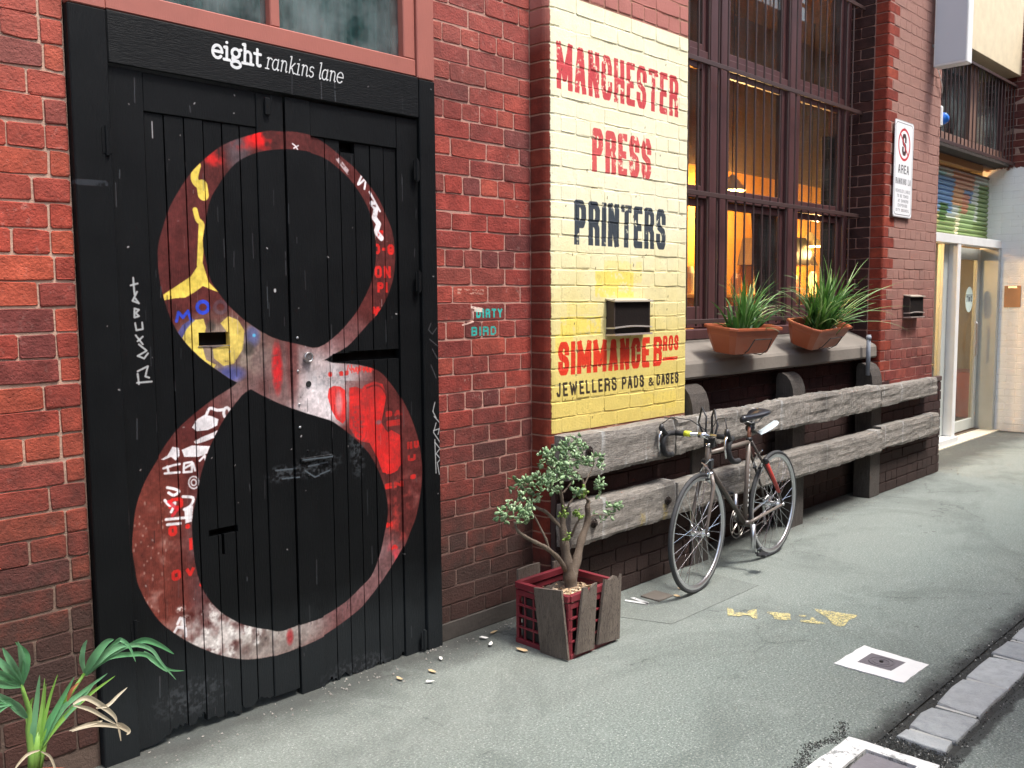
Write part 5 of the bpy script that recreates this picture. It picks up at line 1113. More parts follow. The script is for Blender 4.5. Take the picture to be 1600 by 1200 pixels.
# a table, stools and a red cabinet just inside the doorway
ct=empty('table',(12.0,4.7,0),0,'pale wooden cafe table seen through the glass door','table')
m=MB(); m.box(-.5,.5,-.35,.35,.74,.77,.004); m.build('tabletop',simple('pale ply',(.62,.42,.2),.4),ct)
for sx_ in (-.45,.45):
    for sy in (-.3,.3): m=MB(); m.box(sx_-.02,sx_+.02,sy-.02,sy+.02,.02,.739,.002); m.build('leg',M_DARKI,ct)
cb2=MB(); cb2.box(-.35,.35,-.3,.3,0,.62,.01); cb2.build('cabinet',simple('red cabinet',(.36,.06,.05),.5),loc=(13.3,4.4,.021),label='low red cabinet at the back of the cafe inside the glass door',cat='cabinet')
def stool(x,y,lab):
    r=empty('stool',(x,y,.02),0,lab,'stool',None); m=MB(); m.disc((0,0,.46),.17,.035,'z',20); m.build('seat',M_DARKI,r)
    for k in range(4):
        a=PI/4+k*PI/2; m=MB(); m.tube([(.17*math.cos(a),.17*math.sin(a),0),(.10*math.cos(a),.10*math.sin(a),.445)],.014,8); m.build('leg',M_STEEL,r)
stool(11.3,4.55,'dark round stool left of the cafe table inside the door'); stool(12.7,5.1,'dark round stool behind the cafe table inside the door')
# ================================================================== PLANTERS ON THE SILL
M_TERR=paintmat('terracotta plastic',(.35,.088,.036),.5,.2,(.5,.3,.2),.1,None,.12); M_SOIL=simple('potting soil',(.035,.025,.018),.95,0,1.,60,.4)
def leafmat(name,a,b,rough=.4,trans=.25):
    t=NT(name); r=t.rnd(); v=t.pos(); c=t.mix(r,a,b); c=t.mix(t.math('MULTIPLY',t.noise(v,30,4),.5),c,tuple(x*.5 for x in a))
    t.set(c,rough); tl=t.n('ShaderNodeBsdfTranslucent'); t.l(c,tl.inputs[0]); mx=t.n('ShaderNodeMixShader'); mx.inputs[0].default_value=trans
    t.l(t.b.outputs[0],mx.inputs[1]); t.l(tl.outputs[0],mx.inputs[2]); t.l(mx.outputs[0],t.out.inputs[0]); return t.m
M_GRASS=leafmat('strappy leaf',(.045,.15,.025),(.13,.29,.05),.5); M_GRASSD=leafmat('dark strap leaf',(.03,.10,.02),(.08,.19,.04),.5); M_DRY=leafmat('dry strap leaf',(.4,.33,.17),(.55,.48,.3),.6)
M_WIRE=simple('black wire',(.02,.018,.016),.5)
def blade(m,p,az,L,w,droop,lean,n=7,fold=.25,tw=0.):
    """arching blade: starts nearly upright, bends outward"""
    p=Vector(p); d=Vector((math.cos(az),math.sin(az),0)); side=Vector((-math.sin(az),math.cos(az),0)); v=[]; el=math.radians(90-lean); pos=p.copy()
    for i in range(n+1):
        u=i/n; ww=w*(1-u**2.2)*(.6+.4*min(1,u*4))+.0004
        t=d*math.cos(el)+Vector((0,0,math.sin(el))); nr=side.cross(t)
        s2=(side*math.cos(tw*u)+nr*math.sin(tw*u))
        v+=[pos-s2*ww+nr*ww*fold,pos-nr*ww*fold*.3,pos+s2*ww+nr*ww*fold]
        pos=pos+t*(L/n); el-=math.radians(droop)*(.35+1.3*u)/n
    f=[]
    for i in range(n): f+=[(3*i,3*i+1,3*i+4,3*i+3),(3*i+1,3*i+2,3*i+5,3*i+4)]
    m.add(v,f)
def planter(loc,rot,label,plants,W2=.31,Dp=.125,plab=''):
    r=empty('planter_box',loc,0,label,'planter','terracotta planters on the sill'); r.rotation_euler=rot
    def ring(wx,wy,z,c=.35): 
        cx=wx*c*.28; cy=wy*c
        return [(-wx+cx,-wy,z),(wx-cx,-wy,z),(wx,-wy+cy,z),(wx,wy-cy,z),(wx-cx,wy,z),(-wx+cx,wy,z),(-wx,wy-cy,z),(-wx,-wy+cy,z)]
    m=MB(); R_=[ring(W2*.70,Dp*.58,-.175),ring(W2*.73,Dp*.62,-.170),ring(W2*.92,Dp*.86,-.055),ring(W2*.92,Dp*.86,-.05),ring(W2*.955,Dp*.90,-.018),ring(W2*1.0,Dp*1.,-.018),ring(W2*1.0,Dp*1.,-.006),ring(W2*.99,Dp*.985,0),ring(W2*.955,Dp*.90,-.001),ring(W2*.94,Dp*.87,-.012),ring(W2*.90,Dp*.82,-.06)]
    v=[p for q in R_ for p in q]; f=[(a*8+k,a*8+(k+1)%8,(a+1)*8+(k+1)%8,(a+1)*8+k) for a in range(len(R_)-1) for k in range(8)]+[tuple(range(7,-1,-1))]
    m.add(v,f); m.build('box',M_TERR,r)
    m=MB(); q=ring(W2*.91,Dp*.83,-.045); nx,ny=14,6; v=[]
    for j in range(ny+1):
        for i in range(nx+1): v.append((W2*.88*(2*i/nx-1),Dp*.76*(2*j/ny-1),-.045+random.uniform(-.006,.008)))
    m.add(v,[(j*(nx+1)+i,j*(nx+1)+i+1,(j+1)*(nx+1)+i+1,(j+1)*(nx+1)+i) for j in range(ny) for i in range(nx)]); m.build('soil',M_SOIL,r)
    wx=W2*.35; o=.02
    for s_ in (-1,1):
        m=MB()
    m=MB(); m.tube([(-wx+.03,Dp+.03,.0),(-wx+.03,-Dp*1.03,.0)][:0] or [(-wx+.05,-Dp*.98,-.075),(wx+.05,-Dp*.98,-.075),(wx+.055,-Dp*.80,-.15),(wx+.02,-Dp*.60,-.185),(wx-.02,.02,-.182)],.0035,6); m.tube([(-wx+.05,-Dp*.98,-.075),(-wx+.03,-Dp*.76,-.150),(-wx+.02,-Dp*.5,-.183),(-wx+.02,.02,-.182)],.0035,6); m.build('wire_bracket',M_WIRE,r)
    pl_=empty('potted_plant',loc,0,plab,'plant','plants in the sill planters'); pl_.rotation_euler=rot
    for nm,mat,specs in plants:
        m=MB(); 
        for s_ in specs: blade(m,*s_)
        m.build(nm,mat,pl_)
    return r
def tuft(cx,cy,n,L,w,leanr,droopr,azr=(0,6.283),sp=.03,z=-.045):
    out=[]
    for i in range(int(n*.72)):
        az=random.uniform(*azr); out.append(((cx+random.gauss(0,sp),cy+random.gauss(0,sp*.6),z),az,random.uniform(*L),random.uniform(*w),random.uniform(*droopr),random.uniform(*leanr),8,.3,random.uniform(-.6,.6)))
    return [(p,a,L*1.32,w*1.4,dr,le,n,f,tw) for (p,a,L,w,dr,le,n,f,tw) in out]
M_GRASSL=leafmat('pale grass leaf',(.14,.27,.07),(.32,.46,.18),.45)
right=(-.9,.9)
planter((5.235,3.045,1.475),(math.radians(7),math.radians(.5),0),'terracotta plastic planter box on the sill, nearest the yellow panel',
 [('leaves',M_GRASS,tuft(-.02,0,46,(.16,.34),(.0045,.0075),(2,28),(10,80))+tuft(.05,0,26,(.2,.38),(.003,.005),(10,40),(50,140),right)),
  ('leaves',M_GRASSD,tuft(-.17,-.02,9,(.14,.2),(.010,.015),(15,55),(40,110),(2.2,4.2),.015)+tuft(.10,-.01,10,(.14,.22),(.010,.015),(5,40),(30,90),(-1.5,1.2),.015)+tuft(.0,-.03,14,(.12,.2),(.007,.010),(20,60),(40,110))),
  ('arching_leaves',M_GRASSL,tuft(.05,0,16,(.30,.46),(.0022,.0035),(12,45),(110,170),(-1.0,.7))+tuft(-.02,0,8,(.26,.36),(.004,.006),(2,20),(30,90)))],plab='grassy green plant with arching blades in the planter nearest the yellow panel')
planter((6.35,3.06,1.470),(math.radians(19),math.radians(-1.5),math.radians(4)),'terracotta plastic planter box tipped forward on the sill, beside the red pier',
 [('leaves',M_GRASS,tuft(-.06,0,70,(.2,.40),(.005,.009),(2,32),(10,80),sp=.05)+tuft(.08,.01,60,(.2,.42),(.004,.008),(4,40),(20,100),sp=.05)),
  ('leaves',M_GRASSD,tuft(.0,-.02,60,(.14,.30),(.005,.009),(8,50),(30,100),sp=.06)),
  ('arching_leaves',M_GRASSL,tuft(.10,-.02,22,(.36,.58),(.0028,.0048),(20,58),(40,90),(-1.3,.5),.04)+tuft(-.10,-.01,16,(.24,.36),(.0035,.0055),(15,55),(50,110),(2.0,4.2),.03)+tuft(-.02,0,16,(.3,.40),(.006,.009),(0,18),(10,40)))],W2=.335,Dp=.135,plab='fuller grassy plant with long blades leaning right in the tipped planter')
# ================================================================== MILK CRATE WITH JADE TREE
M_CRATE=paintmat('dark red crate plastic',(.16,.018,.026),.45,.25,(.4,.15,.15),.05)
cr=empty('milk_crate',(3.20,2.80,.0),0,'dark red plastic milk crate clad with grey boards holding the jade tree','crate')
HX,HY,HZ=.178,.168,.30
def cbar(m,a,b,t,dep,face):
    """bar on a crate face: face in (fx,dir)"""
def cratebox(name,x0,x1,y0,y1,z0,z1,par=cr): m=MB(); m.box(x0,x1,y0,y1,z0,z1,.0015); return m
m=MB()
for (fx,s_) in (('x',-1),('x',1),('y',-1),('y',1)):
    half=HY if fx=='x' else HX; off=(HX if fx=='x' else HY)
    def fb(u0,u1,z0,z1,th=.012,out=0.):
        a0,a1=(off-th,off+out)
        if fx=='x': m.box(min(s_*a0,s_*a1),max(s_*a0,s_*a1),u0,u1,z0,z1,.001)
        else: m.box(u0,u1,min(s_*a0,s_*a1),max(s_*a0,s_*a1),z0,z1,.001)
    hs=half-(.0125 if fx=='y' else 0)
    fb(-hs,hs,.270,.300,.018,.006); fb(-hs,hs,.236,.262,.010,.0); fb(-hs,hs,.0,.022,.012,.003)
    for z in (.075,.130,.185): fb(-hs,hs,z,z+.009,.010,.001)
    n=6
    for i in range(n+1):
        u=-hs+2*hs*i/n; w=.016 if i in(0,n) else .007; uu=max(-hs+w/2,min(hs-w/2,u)); fb(uu-w/2,uu+w/2,.0225,.2355,.009,-.001)
m.box(-HX+.012,HX-.012,-HY+.012,HY-.012,.004,.012); m.build('crate_frame',M_CRATE,cr)
m=MB(); m.box(-HX+.02,HX-.02,-HY+.02,HY-.02,.02,.225,.004); m.build('liner',simple('black sack liner',(.018,.016,.015),.6,0,.8,40,.4),cr)
m=MB(); nx=12; v=[(( -HX+.02)+(2*HX-.04)*i/nx,(-HY+.02)+(2*HY-.04)*j/nx,.232+random.uniform(-.006,.01)) for j in range(nx+1) for i in range(nx+1)]
m.add(v,[(j*(nx+1)+i,j*(nx+1)+i+1,(j+1)*(nx+1)+i+1,(j+1)*(nx+1)+i) for j in range(nx) for i in range(nx)]); m.build('soil',M_SOIL,cr)
sp=[]; m=MB()
for i in range(420):
    x,y=random.gauss(-.01,.06),random.gauss(-.06,.05)
    if abs(x)>HX-.03 or abs(y)>HY-.03: continue
    a=random.uniform(0,3.1); L=random.uniform(.008,.026); w=random.uniform(.003,.007); z=.246+random.uniform(-.006,.018); q=[]
    for (du,dv) in ((-L,-w),(L,-w*.6),(L*.8,w),(-L*.9,w*.8)): q.append((x+du*math.cos(a)-dv*math.sin(a),y+du*math.sin(a)+dv*math.cos(a),z+du*random.uniform(-.5,.5)))
    m.prism(q,(0,0,.002))
t=NT('bark mulch'); M_MULCH=t.set(t.ramp(t.rnd(),[(0,(.5,.38,.24)),(.5,(.30,.2,.12)),(1,(.62,.5,.36))]),.85); m.build('mulch',M_MULCH,cr,kind='stuff')
def board(pts,d,name='board',notch=None):
    base=cr.location; p=[Vector(q)-base for q in pts]
    if notch:   # broken top edge between the first two points
        a,b=p[0],p[1]; tp=[a.lerp(b,u)+Vector((0,0,dz)) for u,dz in notch]; p=[a]+tp+[b]+p[2:]
    m=MB(); m.prism(p,d); c=sum((Vector(q) for q in m.v),Vector())/len(m.v); center(m,c); return m.build(name,M_BOARD,cr,loc=c)
X_=3.20-HX-.007
board([PX(836.5,917.4,X_),PX(879.5,922.5,X_),PX(890.4,1030.4,X_),PX(847.4,1022,X_)],(-.012,0,0))
Y_=2.80-HY-.008
board([(3.104,Y_,.325),(3.203,Y_,.328),(3.182,Y_,.016),(3.052,Y_,.024)],(0,-.012,0),notch=[(.3,-.004),(.42,-.03),(.52,-.034),(.6,-.012),(.8,-.002)])
board([(3.262,Y_,.332),(3.386,Y_,.330),(3.372,Y_,.012),(3.206,Y_,.028)],(0,-.014,0),notch=[(.25,-.012),(.55,.002),(.7,-.004),(.82,-.03),(.9,-.028)])
board([(3.045,2.985,.35),(3.20,2.985,.352),(3.20,2.985,.10),(3.045,2.985,.10)],(0,-.012,0),notch=[(.5,.004)])
board([(3.30,2.985,.335),(3.38,2.985,.33),(3.38,2.985,.06),(3.30,2.985,.06)],(0,-.012,0))
# jade tree
M_BARK=NT('jade bark'); t=M_BARK; v=t.pos(); c=t.mix(t.noise(t.mapv(v,(1,1,.5)),60,5,.65),(.07,.05,.035),(.20,.155,.115)); M_BARK=t.set(c,.8,None,t.bump(t.noise(t.mapv(v,(1,1,2.2)),70,6,.75),1.,.008))
tree=empty('jade_tree',(3.19,2.79,.24),0,'small jade tree with thick branching trunk growing in the milk crate','tree')
def TP(x,y,dy=0): return P(x,y,2.79+dy)-tree.location
def limb(L,r0,r1,dys):
    pts=[TP(x,y,d) for (x,y),d in zip(L,dys)]
    q=[tuple(p) for p in pts]; out=[]
    for i in range(len(q)-1):
        p0=q[max(i-1,0)];p1=q[i];p2=q[i+1];p3=q[min(i+2,len(q)-1)]
        for k in range(4):
            t=k/4; out.append([.5*((2*p1[j])+(-p0[j]+p2[j])*t+(2*p0[j]-5*p1[j]+4*p2[j]-p3[j])*t*t+(-p0[j]+3*p1[j]-3*p2[j]+p3[j])*t**3) for j in range(3)])
    out.append(q[-1]); n=len(out); m=MB(); rr=[(r0+(r1-r0)*i/(n-1))*(1+.12*math.sin(i*1.7)) for i in range(n)]; m.tube(out,rr,9); return m
T=limb([(893,925),(891,905),(886,880),(882,850),(880,828),(879,800)],.036,.013,[0,0,0,0,.0,.0]); T2=limb([(891,915),(900,880),(908,845),(918,815),(918,792),(920,783)],.026,.010,[.0,.02,.03,.03,.02,.02])
T.add(T2.v,T2.f); T.build('trunk',M_BARK,tree,smooth=True)
limbs=[([(884,890),(872,872),(855,857),(838,848),(820,838),(808,828),(804,815)],.018,.006,[0,-.01,-.03,-.05,-.06,-.06,-.05]),
([(857,858),(854,845),(848,832),(838,812),(828,795)],.009,.004,[-.03,-.03,-.02,0,.0]),
([(880,828),(868,815),(853,800),(838,793),(828,785),(826,778)],.014,.006,[0,.02,.04,.05,.06,.06]),
([(880,805),(878,780),(876,765),(870,755)],.013,.006,[0,-.02,-.03,-.03]),
([(884,800),(889,788),(896,778),(900,768)],.008,.004,[.0,-.03,-.04,-.05]),
([(882,800),(880,785),(874,770)],.009,.005,[.0,.03,.04]),
([(920,783),(914,777),(905,770),(900,768)],.010,.005,[.02,.0,-.02,-.02]),
([(914,777),(913,760),(909,748),(900,738),(890,735),(888,722)],.011,.005,[.02,.03,.04,.05,.04,.04]),
([(912,760),(918,747),(924,735),(928,722)],.006,.003,[.03,.04,.04,.04]),
([(919,810),(928,805),(938,804),(950,806)],.005,.003,[.02,.03,.04,.04]),
([(893,838),(900,820),(905,812),(908,806)],.008,.004,[.0,-.03,-.04,-.05]),
([(880,770),(890,758),(896,748)],.006,.003,[-.03,-.03,-.02]),
([(872,733),(858,728),(852,715)],.005,.003,[.04,.02,.0])]
for L,a,b,d in limbs: limb(L,a*.75,b*.8,d).build('branch',M_BARK,tree,smooth=True)
M_JADE=leafmat('jade leaf',(.18,.32,.14),(.46,.60,.36),.22,.2); M_JADEY=leafmat('young jade leaf',(.22,.36,.06),(.34,.48,.12),.35,.3)
def jadeleaf(m,p,d,L,w):
    d=d.normalized(); s_=d.cross(Vector((0,0,1))); s_=s_.normalized() if s_.length>.1 else Vector((1,0,0)); a=random.uniform(0,6.28); n=s_.cross(d); s2=s_*math.cos(a)+n*math.sin(a); n2=s2.cross(d)
    v=[p]; 
    for u,k in ((.35,.75),(.72,1.),(.95,.5)): v+=[p+d*L*u-s2*w*k+n2*L*.1*u,p+d*L*u+n2*w*.16,p+d*L*u+s2*w*k+n2*L*.1*u,p+d*L*u-n2*w*.16]
    v.append(p+d*L)
    f=[]
    for k in range(4): f.append((0,1+k,1+(k+1)%4))
    for r_ in range(2):
        for k in range(4): f.append((1+4*r_+k,5+4*r_+k,5+4*r_+(k+1)%4,1+4*r_+(k+1)%4))
    for k in range(4): f.append((9+k,13,9+(k+1)%4))
    m.add(v,f)
clus=[(852,708,.0,8,26),(884,708,.04,24,90),(898,704,.05,20,80),(868,722,.02,22,70),(905,716,.05,18,50),(930,722,.04,14,44),(876,742,.0,24,80),(862,752,-.02,18,60),(890,735,.03,18,40),(845,757,.0,16,44),(824,752,.05,18,46),(832,768,.06,16,50),(812,770,.04,14,42),(808,803,-.05,16,46),(822,806,-.04,14,40),(790,800,-.05,10,30),(826,795,.0,12,34),(902,767,-.04,10,22),(936,762,.02,14,40),(940,768,.02,8,14),(953,806,.04,10,24),(961,790,.04,10,26),(932,800,.03,5,8)]
gl={}
for x,y,dy,r_,n in clus:
    m=MB(); R_=r_*3.7/1400
    for i in range(int(n*.24)):
        c=TP(x,y,dy)+Vector((random.gauss(0,R_*.62),random.gauss(0,R_*.7),random.gauss(0,R_*.5)))
        for k in range(random.choice((3,4,4))):
            d=Vector((random.gauss(0,1),random.gauss(0,1),random.gauss(.35,.8))); jadeleaf(m,c,d,random.uniform(.022,.036),random.uniform(.0075,.0110))
    m.build('leaf_cluster',M_JADE,tree,smooth=True,kind='stuff')
for x,y,dy,n in ((878,804,-.04,7),(903,805,-.05,14),(890,841,-.05,5),(908,770,-.05,8)):
    m=MB()
    for i in range(n):
        c=TP(x,y,dy)+Vector((random.gauss(0,.010),random.gauss(0,.01),random.gauss(0,.012)))
        for k in range(3): jadeleaf(m,c,Vector((random.gauss(0,1),random.gauss(0,1),random.gauss(.3,1))),.018,.0075)
    m.build('leaf_cluster',M_JADEY,tree,smooth=True,kind='stuff')
# ================================================================== PALM IN A POT AT LOWER LEFT
palm=empty('potted_palm',(.80,2.78,0),0,'young fan palm with green blades and pale dried leaves at the lower left','palm')
M_PALM=leafmat('palm blade',(.13,.38,.16),(.26,.54,.30),.25,.4); M_PALMY=leafmat('palm stem green',(.17,.38,.05),(.30,.52,.12),.45,.2)
m=MB(); m.tube([(0,0,0),(0,0,.02),(0,0,.21),(0,0,.215),(0,0,.23),(0,0,.23),(0,0,.20)],[.085,.09,.115,.125,.125,.112,.108],24,cap=False); m.disc((0,0,.006),.085,.01,'z',24); m.build('pot',M_TERR,palm,smooth=False)
m=MB(); m.disc((0,0,.20),.109,.01,'z',24); m.build('soil',M_SOIL,palm)
def QP(x,y,dy=0): return P(x,y,2.78+dy)-palm.location
def ribbon(L,w,dys,n=6,fold=.35,mat=M_PALM,name='leaf'):
    pts=[QP(x,y,d) for (x,y),d in zip(L,dys)]; q=[tuple(p) for p in pts]; out=[]
    for i in range(len(q)-1):
        p0=q[max(i-1,0)];p1=q[i];p2=q[i+1];p3=q[min(i+2,len(q)-1)]
        for k in range(n):
            t=k/n; out.append(Vector([.5*((2*p1[j])+(-p0[j]+p2[j])*t+(2*p0[j]-5*p1[j]+4*p2[j]-p3[j])*t*t+(-p0[j]+3*p1[j]-3*p2[j]+p3[j])*t**3) for j in range(3)]))
    out.append(Vector(q[-1])); w=w*.84; N=len(out); v=[]; view=Vector((.28,.95,-.1)).normalized()
    for i,p in enumerate(out):
        t=(out[min(i+1,N-1)]-out[max(i-1,0)]).normalized(); s_=t.cross(view).normalized(); u=i/(N-1)
        ww=w*(min(1,.25+u*2.6))*(1-u**3)+.0004; nn=s_.cross(t); v+=[p-s_*ww-nn*ww*fold,p+nn*ww*fold*.5,p+s_*ww-nn*ww*fold]
    f=[]
    for i in range(N-1): f+=[(3*i,3*i+1,3*i+4,3*i+3),(3*i+1,3*i+2,3*i+5,3*i+4)]
    m=MB(); m.add(v,f); return m.build(name,mat,palm,smooth=True)
# stems
def stem(L,r0,r1,dys,mat=M_PALMY):
    m=MB(); m.tube([QP(x,y,d) for (x,y),d in zip(L,dys)],[r0+(r1-r0)*i/(len(L)-1) for i in range(len(L))],8); m.build('stem',mat,palm,smooth=True)
stem([(50,1215),(50,1180),(45,1140),(46,1110),(38,1085),(33,1068)],.013,.004,[0,0,0,-.01,-.02,-.03])
stem([(54,1215),(60,1165),(80,1120),(110,1085),(132,1052)],.013,.004,[0,0,-.0,.0,.0])
stem([(52,1215),(56,1170),(60,1140)],.016,.010,[0,0,0]); stem([(58,1215),(70,1160),(90,1120),(112,1092)],.010,.004,[0,.01,.02,.02])
# left fan
for tip,w,d in (((-18,1018),.013,.03),((4,1012),.013,.0),((-40,1040),.014,.02),((28,1002),.012,-.04),((-40,1072),.014,-.02)):
    ribbon([(34,1072),((34+tip[0])/2+ (4 if tip[0]>20 else 0),(1072+tip[1])/2-4),tip],w,[-.03,-.05,-.05+d])
ribbon([(34,1072),(41,1040),(40,1020),(24,1003)],.012,[-.03,-.05,-.05,-.05])
for tip,w in (((-20,1095),.013),((-20,1078),.014),((-20,1110),.012),((-12,1122),.010)): ribbon([(42,1122),(18,1098),tip],w,[-.02,-.04,-.04])
# right fan
for L,w in (([(132,1052),(128,1030),(131,1010),(136,1000)],.009),([(132,1055),(146,1028),(165,1004),(178,999)],.015),([(134,1054),(160,1025),(185,1010),(205,1006)],.014),([(134,1056),(170,1028),(205,1022),(230,1024),(262,1045),(288,1048)],.009),([(134,1055),(168,1026),(205,1008),(235,1014),(252,1035),(275,1062)],.008),([(200,1008),(226,1000),(250,1008),(272,1022)],.011),([(150,1030),(182,1003),(190,1000),(202,1010),(212,1034)],.008),([(225,1018),(245,1035),(262,1050)],.010)):
    ribbon(L,w,[0]+[-.03-.01*i for i in range(len(L)-1)])
# upright young spears
for L,w in (([(48,1180),(52,1140),(58,1090),(62,1055)],.010),([(52,1178),(60,1140),(66,1100),(70,1060)],.006),([(58,1175),(66,1140),(78,1090),(90,1054)],.006),([(60,1175),(74,1135),(98,1090),(116,1058)],.011),([(66,1165),(95,1110),(130,1080),(168,1052)],.010),([(64,1170),(96,1125),(140,1085),(180,1056)],.008),([(70,1160),(100,1120),(128,1090),(150,1064)],.010),([(48,1150),(44,1120),(47,1100),(52,1090)],.008),([(56,1190),(62,1150),(68,1110),(72,1068)],.005)):
    ribbon(L,w,[0,-.01,-.01,-.02],mat=M_PALMY if w<.009 else M_PALM)
ribbon([(105,1096),(112,1078),(124,1066)],.006,[-.03,-.04,-.04],mat=simple('rust brown leaf',(.28,.10,.04),.6))
# dried blades
M_DRY2=leafmat('dried palm leaf',(.62,.52,.36),(.74,.66,.50),.6,.25)
for L,w in (([(114,1100),(135,1090),(160,1103),(178,1118),(183,1130)],.010),([(114,1102),(140,1108),(165,1122),(182,1132)],.007),([(150,1106),(168,1102),(185,1086),(199,1074)],.006),([(112,1142),(140,1132),(170,1133),(200,1140)],.009),([(160,1126),(130,1134),(108,1142)],.006),([(182,1130),(190,1134),(201,1142),(198,1148)],.010),([(62,1172),(44,1178),(30,1192),(22,1204)],.005),([(64,1174),(78,1182),(86,1200),(90,1210)],.004),([(184,1132),(187,1145),(189,1158)],.003)):
    ribbon(L,w,[-.06]*len(L),mat=M_DRY2,name='dried_leaf')
# ================================================================== BICYCLE
bk=empty('bicycle',(4.262,2.748,0),math.atan2(.066,.975),'old dark steel drop bar road bicycle leaning upright beside the timber rails','bicycle')
M_FR=paintmat('dark bronze frame paint',(.055,.045,.038),.3,.35,(.3,.28,.25),.02); M_FRL=paintmat('worn grey brown tube',(.16,.13,.11),.35,.4,(.4,.35,.3),.02); M_TAPE=simple('black bar tape',(.015,.015,.017),.75,0,.4,200,.2)
M_COPP=simple('copper seatpost',(.55,.25,.18),.3,.8); M_REDP=simple('red pump',(.50,.05,.04),.4); M_SILV=simple('silver rim',(.62,.62,.63),.28,.9)
FA=Vector((0,0,.340)); RA=Vector((.975,0,.340)); BB=Vector((.572,0,.285)); SCL=Vector((.612,0,.795)); HT=Vector((.105,0,.80)); HB=Vector((.098,0,.690)); ST_=.05
def bt(name,pts,r,mat,n=10,par=bk,**k): m=MB(); m.tube(pts,r,n,**k); return m.build(name,mat,par,smooth=True)
def wheel(C,name='wheel',steer=0.,rear=False):
    r=empty('wheel',C,0); r.parent=bk; r.rotation_euler=(0,0,steer); r.name='wheel'
    m=MB(); m.torus((0,0,0),.3265,.0125,'y',72,10); m.build('tyre',M_RUBBER,r,smooth=True)
    prof=[(-.004,-.0105),(.006,-.0105),(.006,-.0085),(-.002,-.0075),(-.002,.0075),(.006,.0085),(.006,.0105),(-.004,.0105),(-.016,.006),(-.018,0),(-.016,-.006)]
    m=MB(); m.torus((0,0,0),.3115,0,'y',72,prof=prof); m.build('rim',M_SILV,r)
    m=MB(); hw=.032; m.tube([(0,-hw,0),(0,-hw+.004,0),(0,-.022,0),(0,.022,0),(0,hw-.004,0),(0,hw,0)],[.022,.022,.011,.011,.022,.022],16); m.tube([(0,-.052,0),(0,.052,0)],.005,8); m.tube([(0,-.060,0),(0,-.05,0)],.009,8); m.build('hub',M_CHROME,r,smooth=False)
    N=32
    for i in range(N):
        s_=-1 if i%2 else 1; a=2*PI*i/N; b=a+(1 if (i//2)%2 else -1)*math.radians(62)
        p=(.021*math.cos(b),s_*hw*.95,.021*math.sin(b)); q=(.297*math.cos(a),s_*.002,.297*math.sin(a)); m=MB(); m.tube([p,q],.00115,4,cap=False); m.build('spoke',M_CHROME,r)
    if rear:
        for k in range(5): m=MB(); m.torus((0,.038+.005*k,0),.026+.0045*(4-k),.002,'y',20,5); m.build('sprocket',M_STEEL,r)
    return r
w1=wheel(FA,steer=math.radians(2.5)); w2=wheel(RA,rear=True)
# frame
bt('down_tube',[HB+Vector((.012,0,.006)),BB],.0150,M_FR); bt('seat_tube',[BB,SCL],.0145,M_FRL); bt('top_tube',[HT-Vector((-.014,0,.022)),SCL-Vector((0,0,.014))],.0130,M_FRL)
bt('head_tube',[HB-Vector((0.002,0,.012)),HT+Vector((.003,0,.02))],.0175,M_FRL)
for s_ in (-1,1):
    bt('chain_stay',[BB+Vector((.02,s_*.02,0)),BB+Vector((.12,s_*.034,.018)),RA+Vector((0,s_*.062,0))],[.0105,.010,.007],M_FRL)
    bt('seat_stay',[SCL+Vector((.0,s_*.016,-.01)),RA+Vector((-.06,s_*.055,.10)),RA+Vector((0,s_*.062,.0))],[.0085,.008,.006],M_FR)
    fo=[HB+Vector((-.004,s_*.028,-.030)),HB+Vector((-.010,s_*.045,-.09)),FA+Vector((.042,s_*.050,.14)),FA+Vector((.018,s_*.050,.055)),FA+Vector((0,s_*.050,0))]
    bt('fork_blade',fo,[.0115,.0125,.0095,.0075,.006],M_FRL)
bt('fork_crown',[HB+Vector((-.004,-.034,-.028)),HB+Vector((-.004,.034,-.028))],.013,M_CHROME); bt('bottom_bracket',[BB+Vector((0,-.036,0)),BB+Vector((0,.036,0))],.021,M_FR,14)
bt('headset',[HT+Vector((.003,0,.018)),HT+Vector((.004,0,.034))],.020,M_CHROME,14)
stem_top=HT+Vector((.006,0,.065)); bc=Vector((.035,0,.890))
bt('handlebar_stem',[HT+Vector((.004,0,.03)),stem_top,bc],[.0115,.0135,.0125],M_CHROME); bt('stem_clamp',[bc+Vector((0,-.022,0)),bc+Vector((0,.022,0))],.017,M_CHROME)
# drop bar, slightly turned with the wheel
hb=empty('handlebar',bc,0); hb.parent=bk; hb.rotation_euler=(0,0,math.radians(5))
def drop(s_):
    return [(0,s_*.02,0),(0,s_*.10,.0),(-.004,s_*.165,.0),(-.03,s_*.185,.0),(-.065,s_*.19,-.004),(-.092,s_*.192,-.028),(-.098,s_*.194,-.062),(-.080,s_*.196,-.098),(-.045,s_*.198,-.122),(.0,s_*.2,-.130),(.035,s_*.2,-.130)]
for s_ in (-1,1):
    d=drop(s_); bt('bar_tape',d[2:],.0155,M_TAPE,10,hb); bt('bar_top',d[:3],.0115,M_CHROME,10,hb)
    if s_==1: bt('yellow_tape',[(0,.07,0),(0,.108,0)],.0165,simple('yellow tape',(.68,.72,.05),.5),12,hb); bt('bar_tape',[(0,.109,0),(-.004,.165,0)],.0158,M_TAPE,10,hb)
    else: bt('bar_tape',[(0,-.09,0),(-.004,-.165,0)],.0158,M_TAPE,10,hb)
    bt('brake_hood',[(-.070,s_*.191,.0),(-.098,s_*.192,.016),(-.120,s_*.193,.040),(-.118,s_*.193,.062)],[.015,.017,.016,.010],M_BLKPL,10,hb)
    bt('brake_lever',[(-.120,s_*.193,.030),(-.142,s_*.194,.0),(-.145,s_*.195,-.05),(-.138,s_*.197,-.095)],[.009,.008,.007,.005],M_CHROME,8,hb,flat=.6)
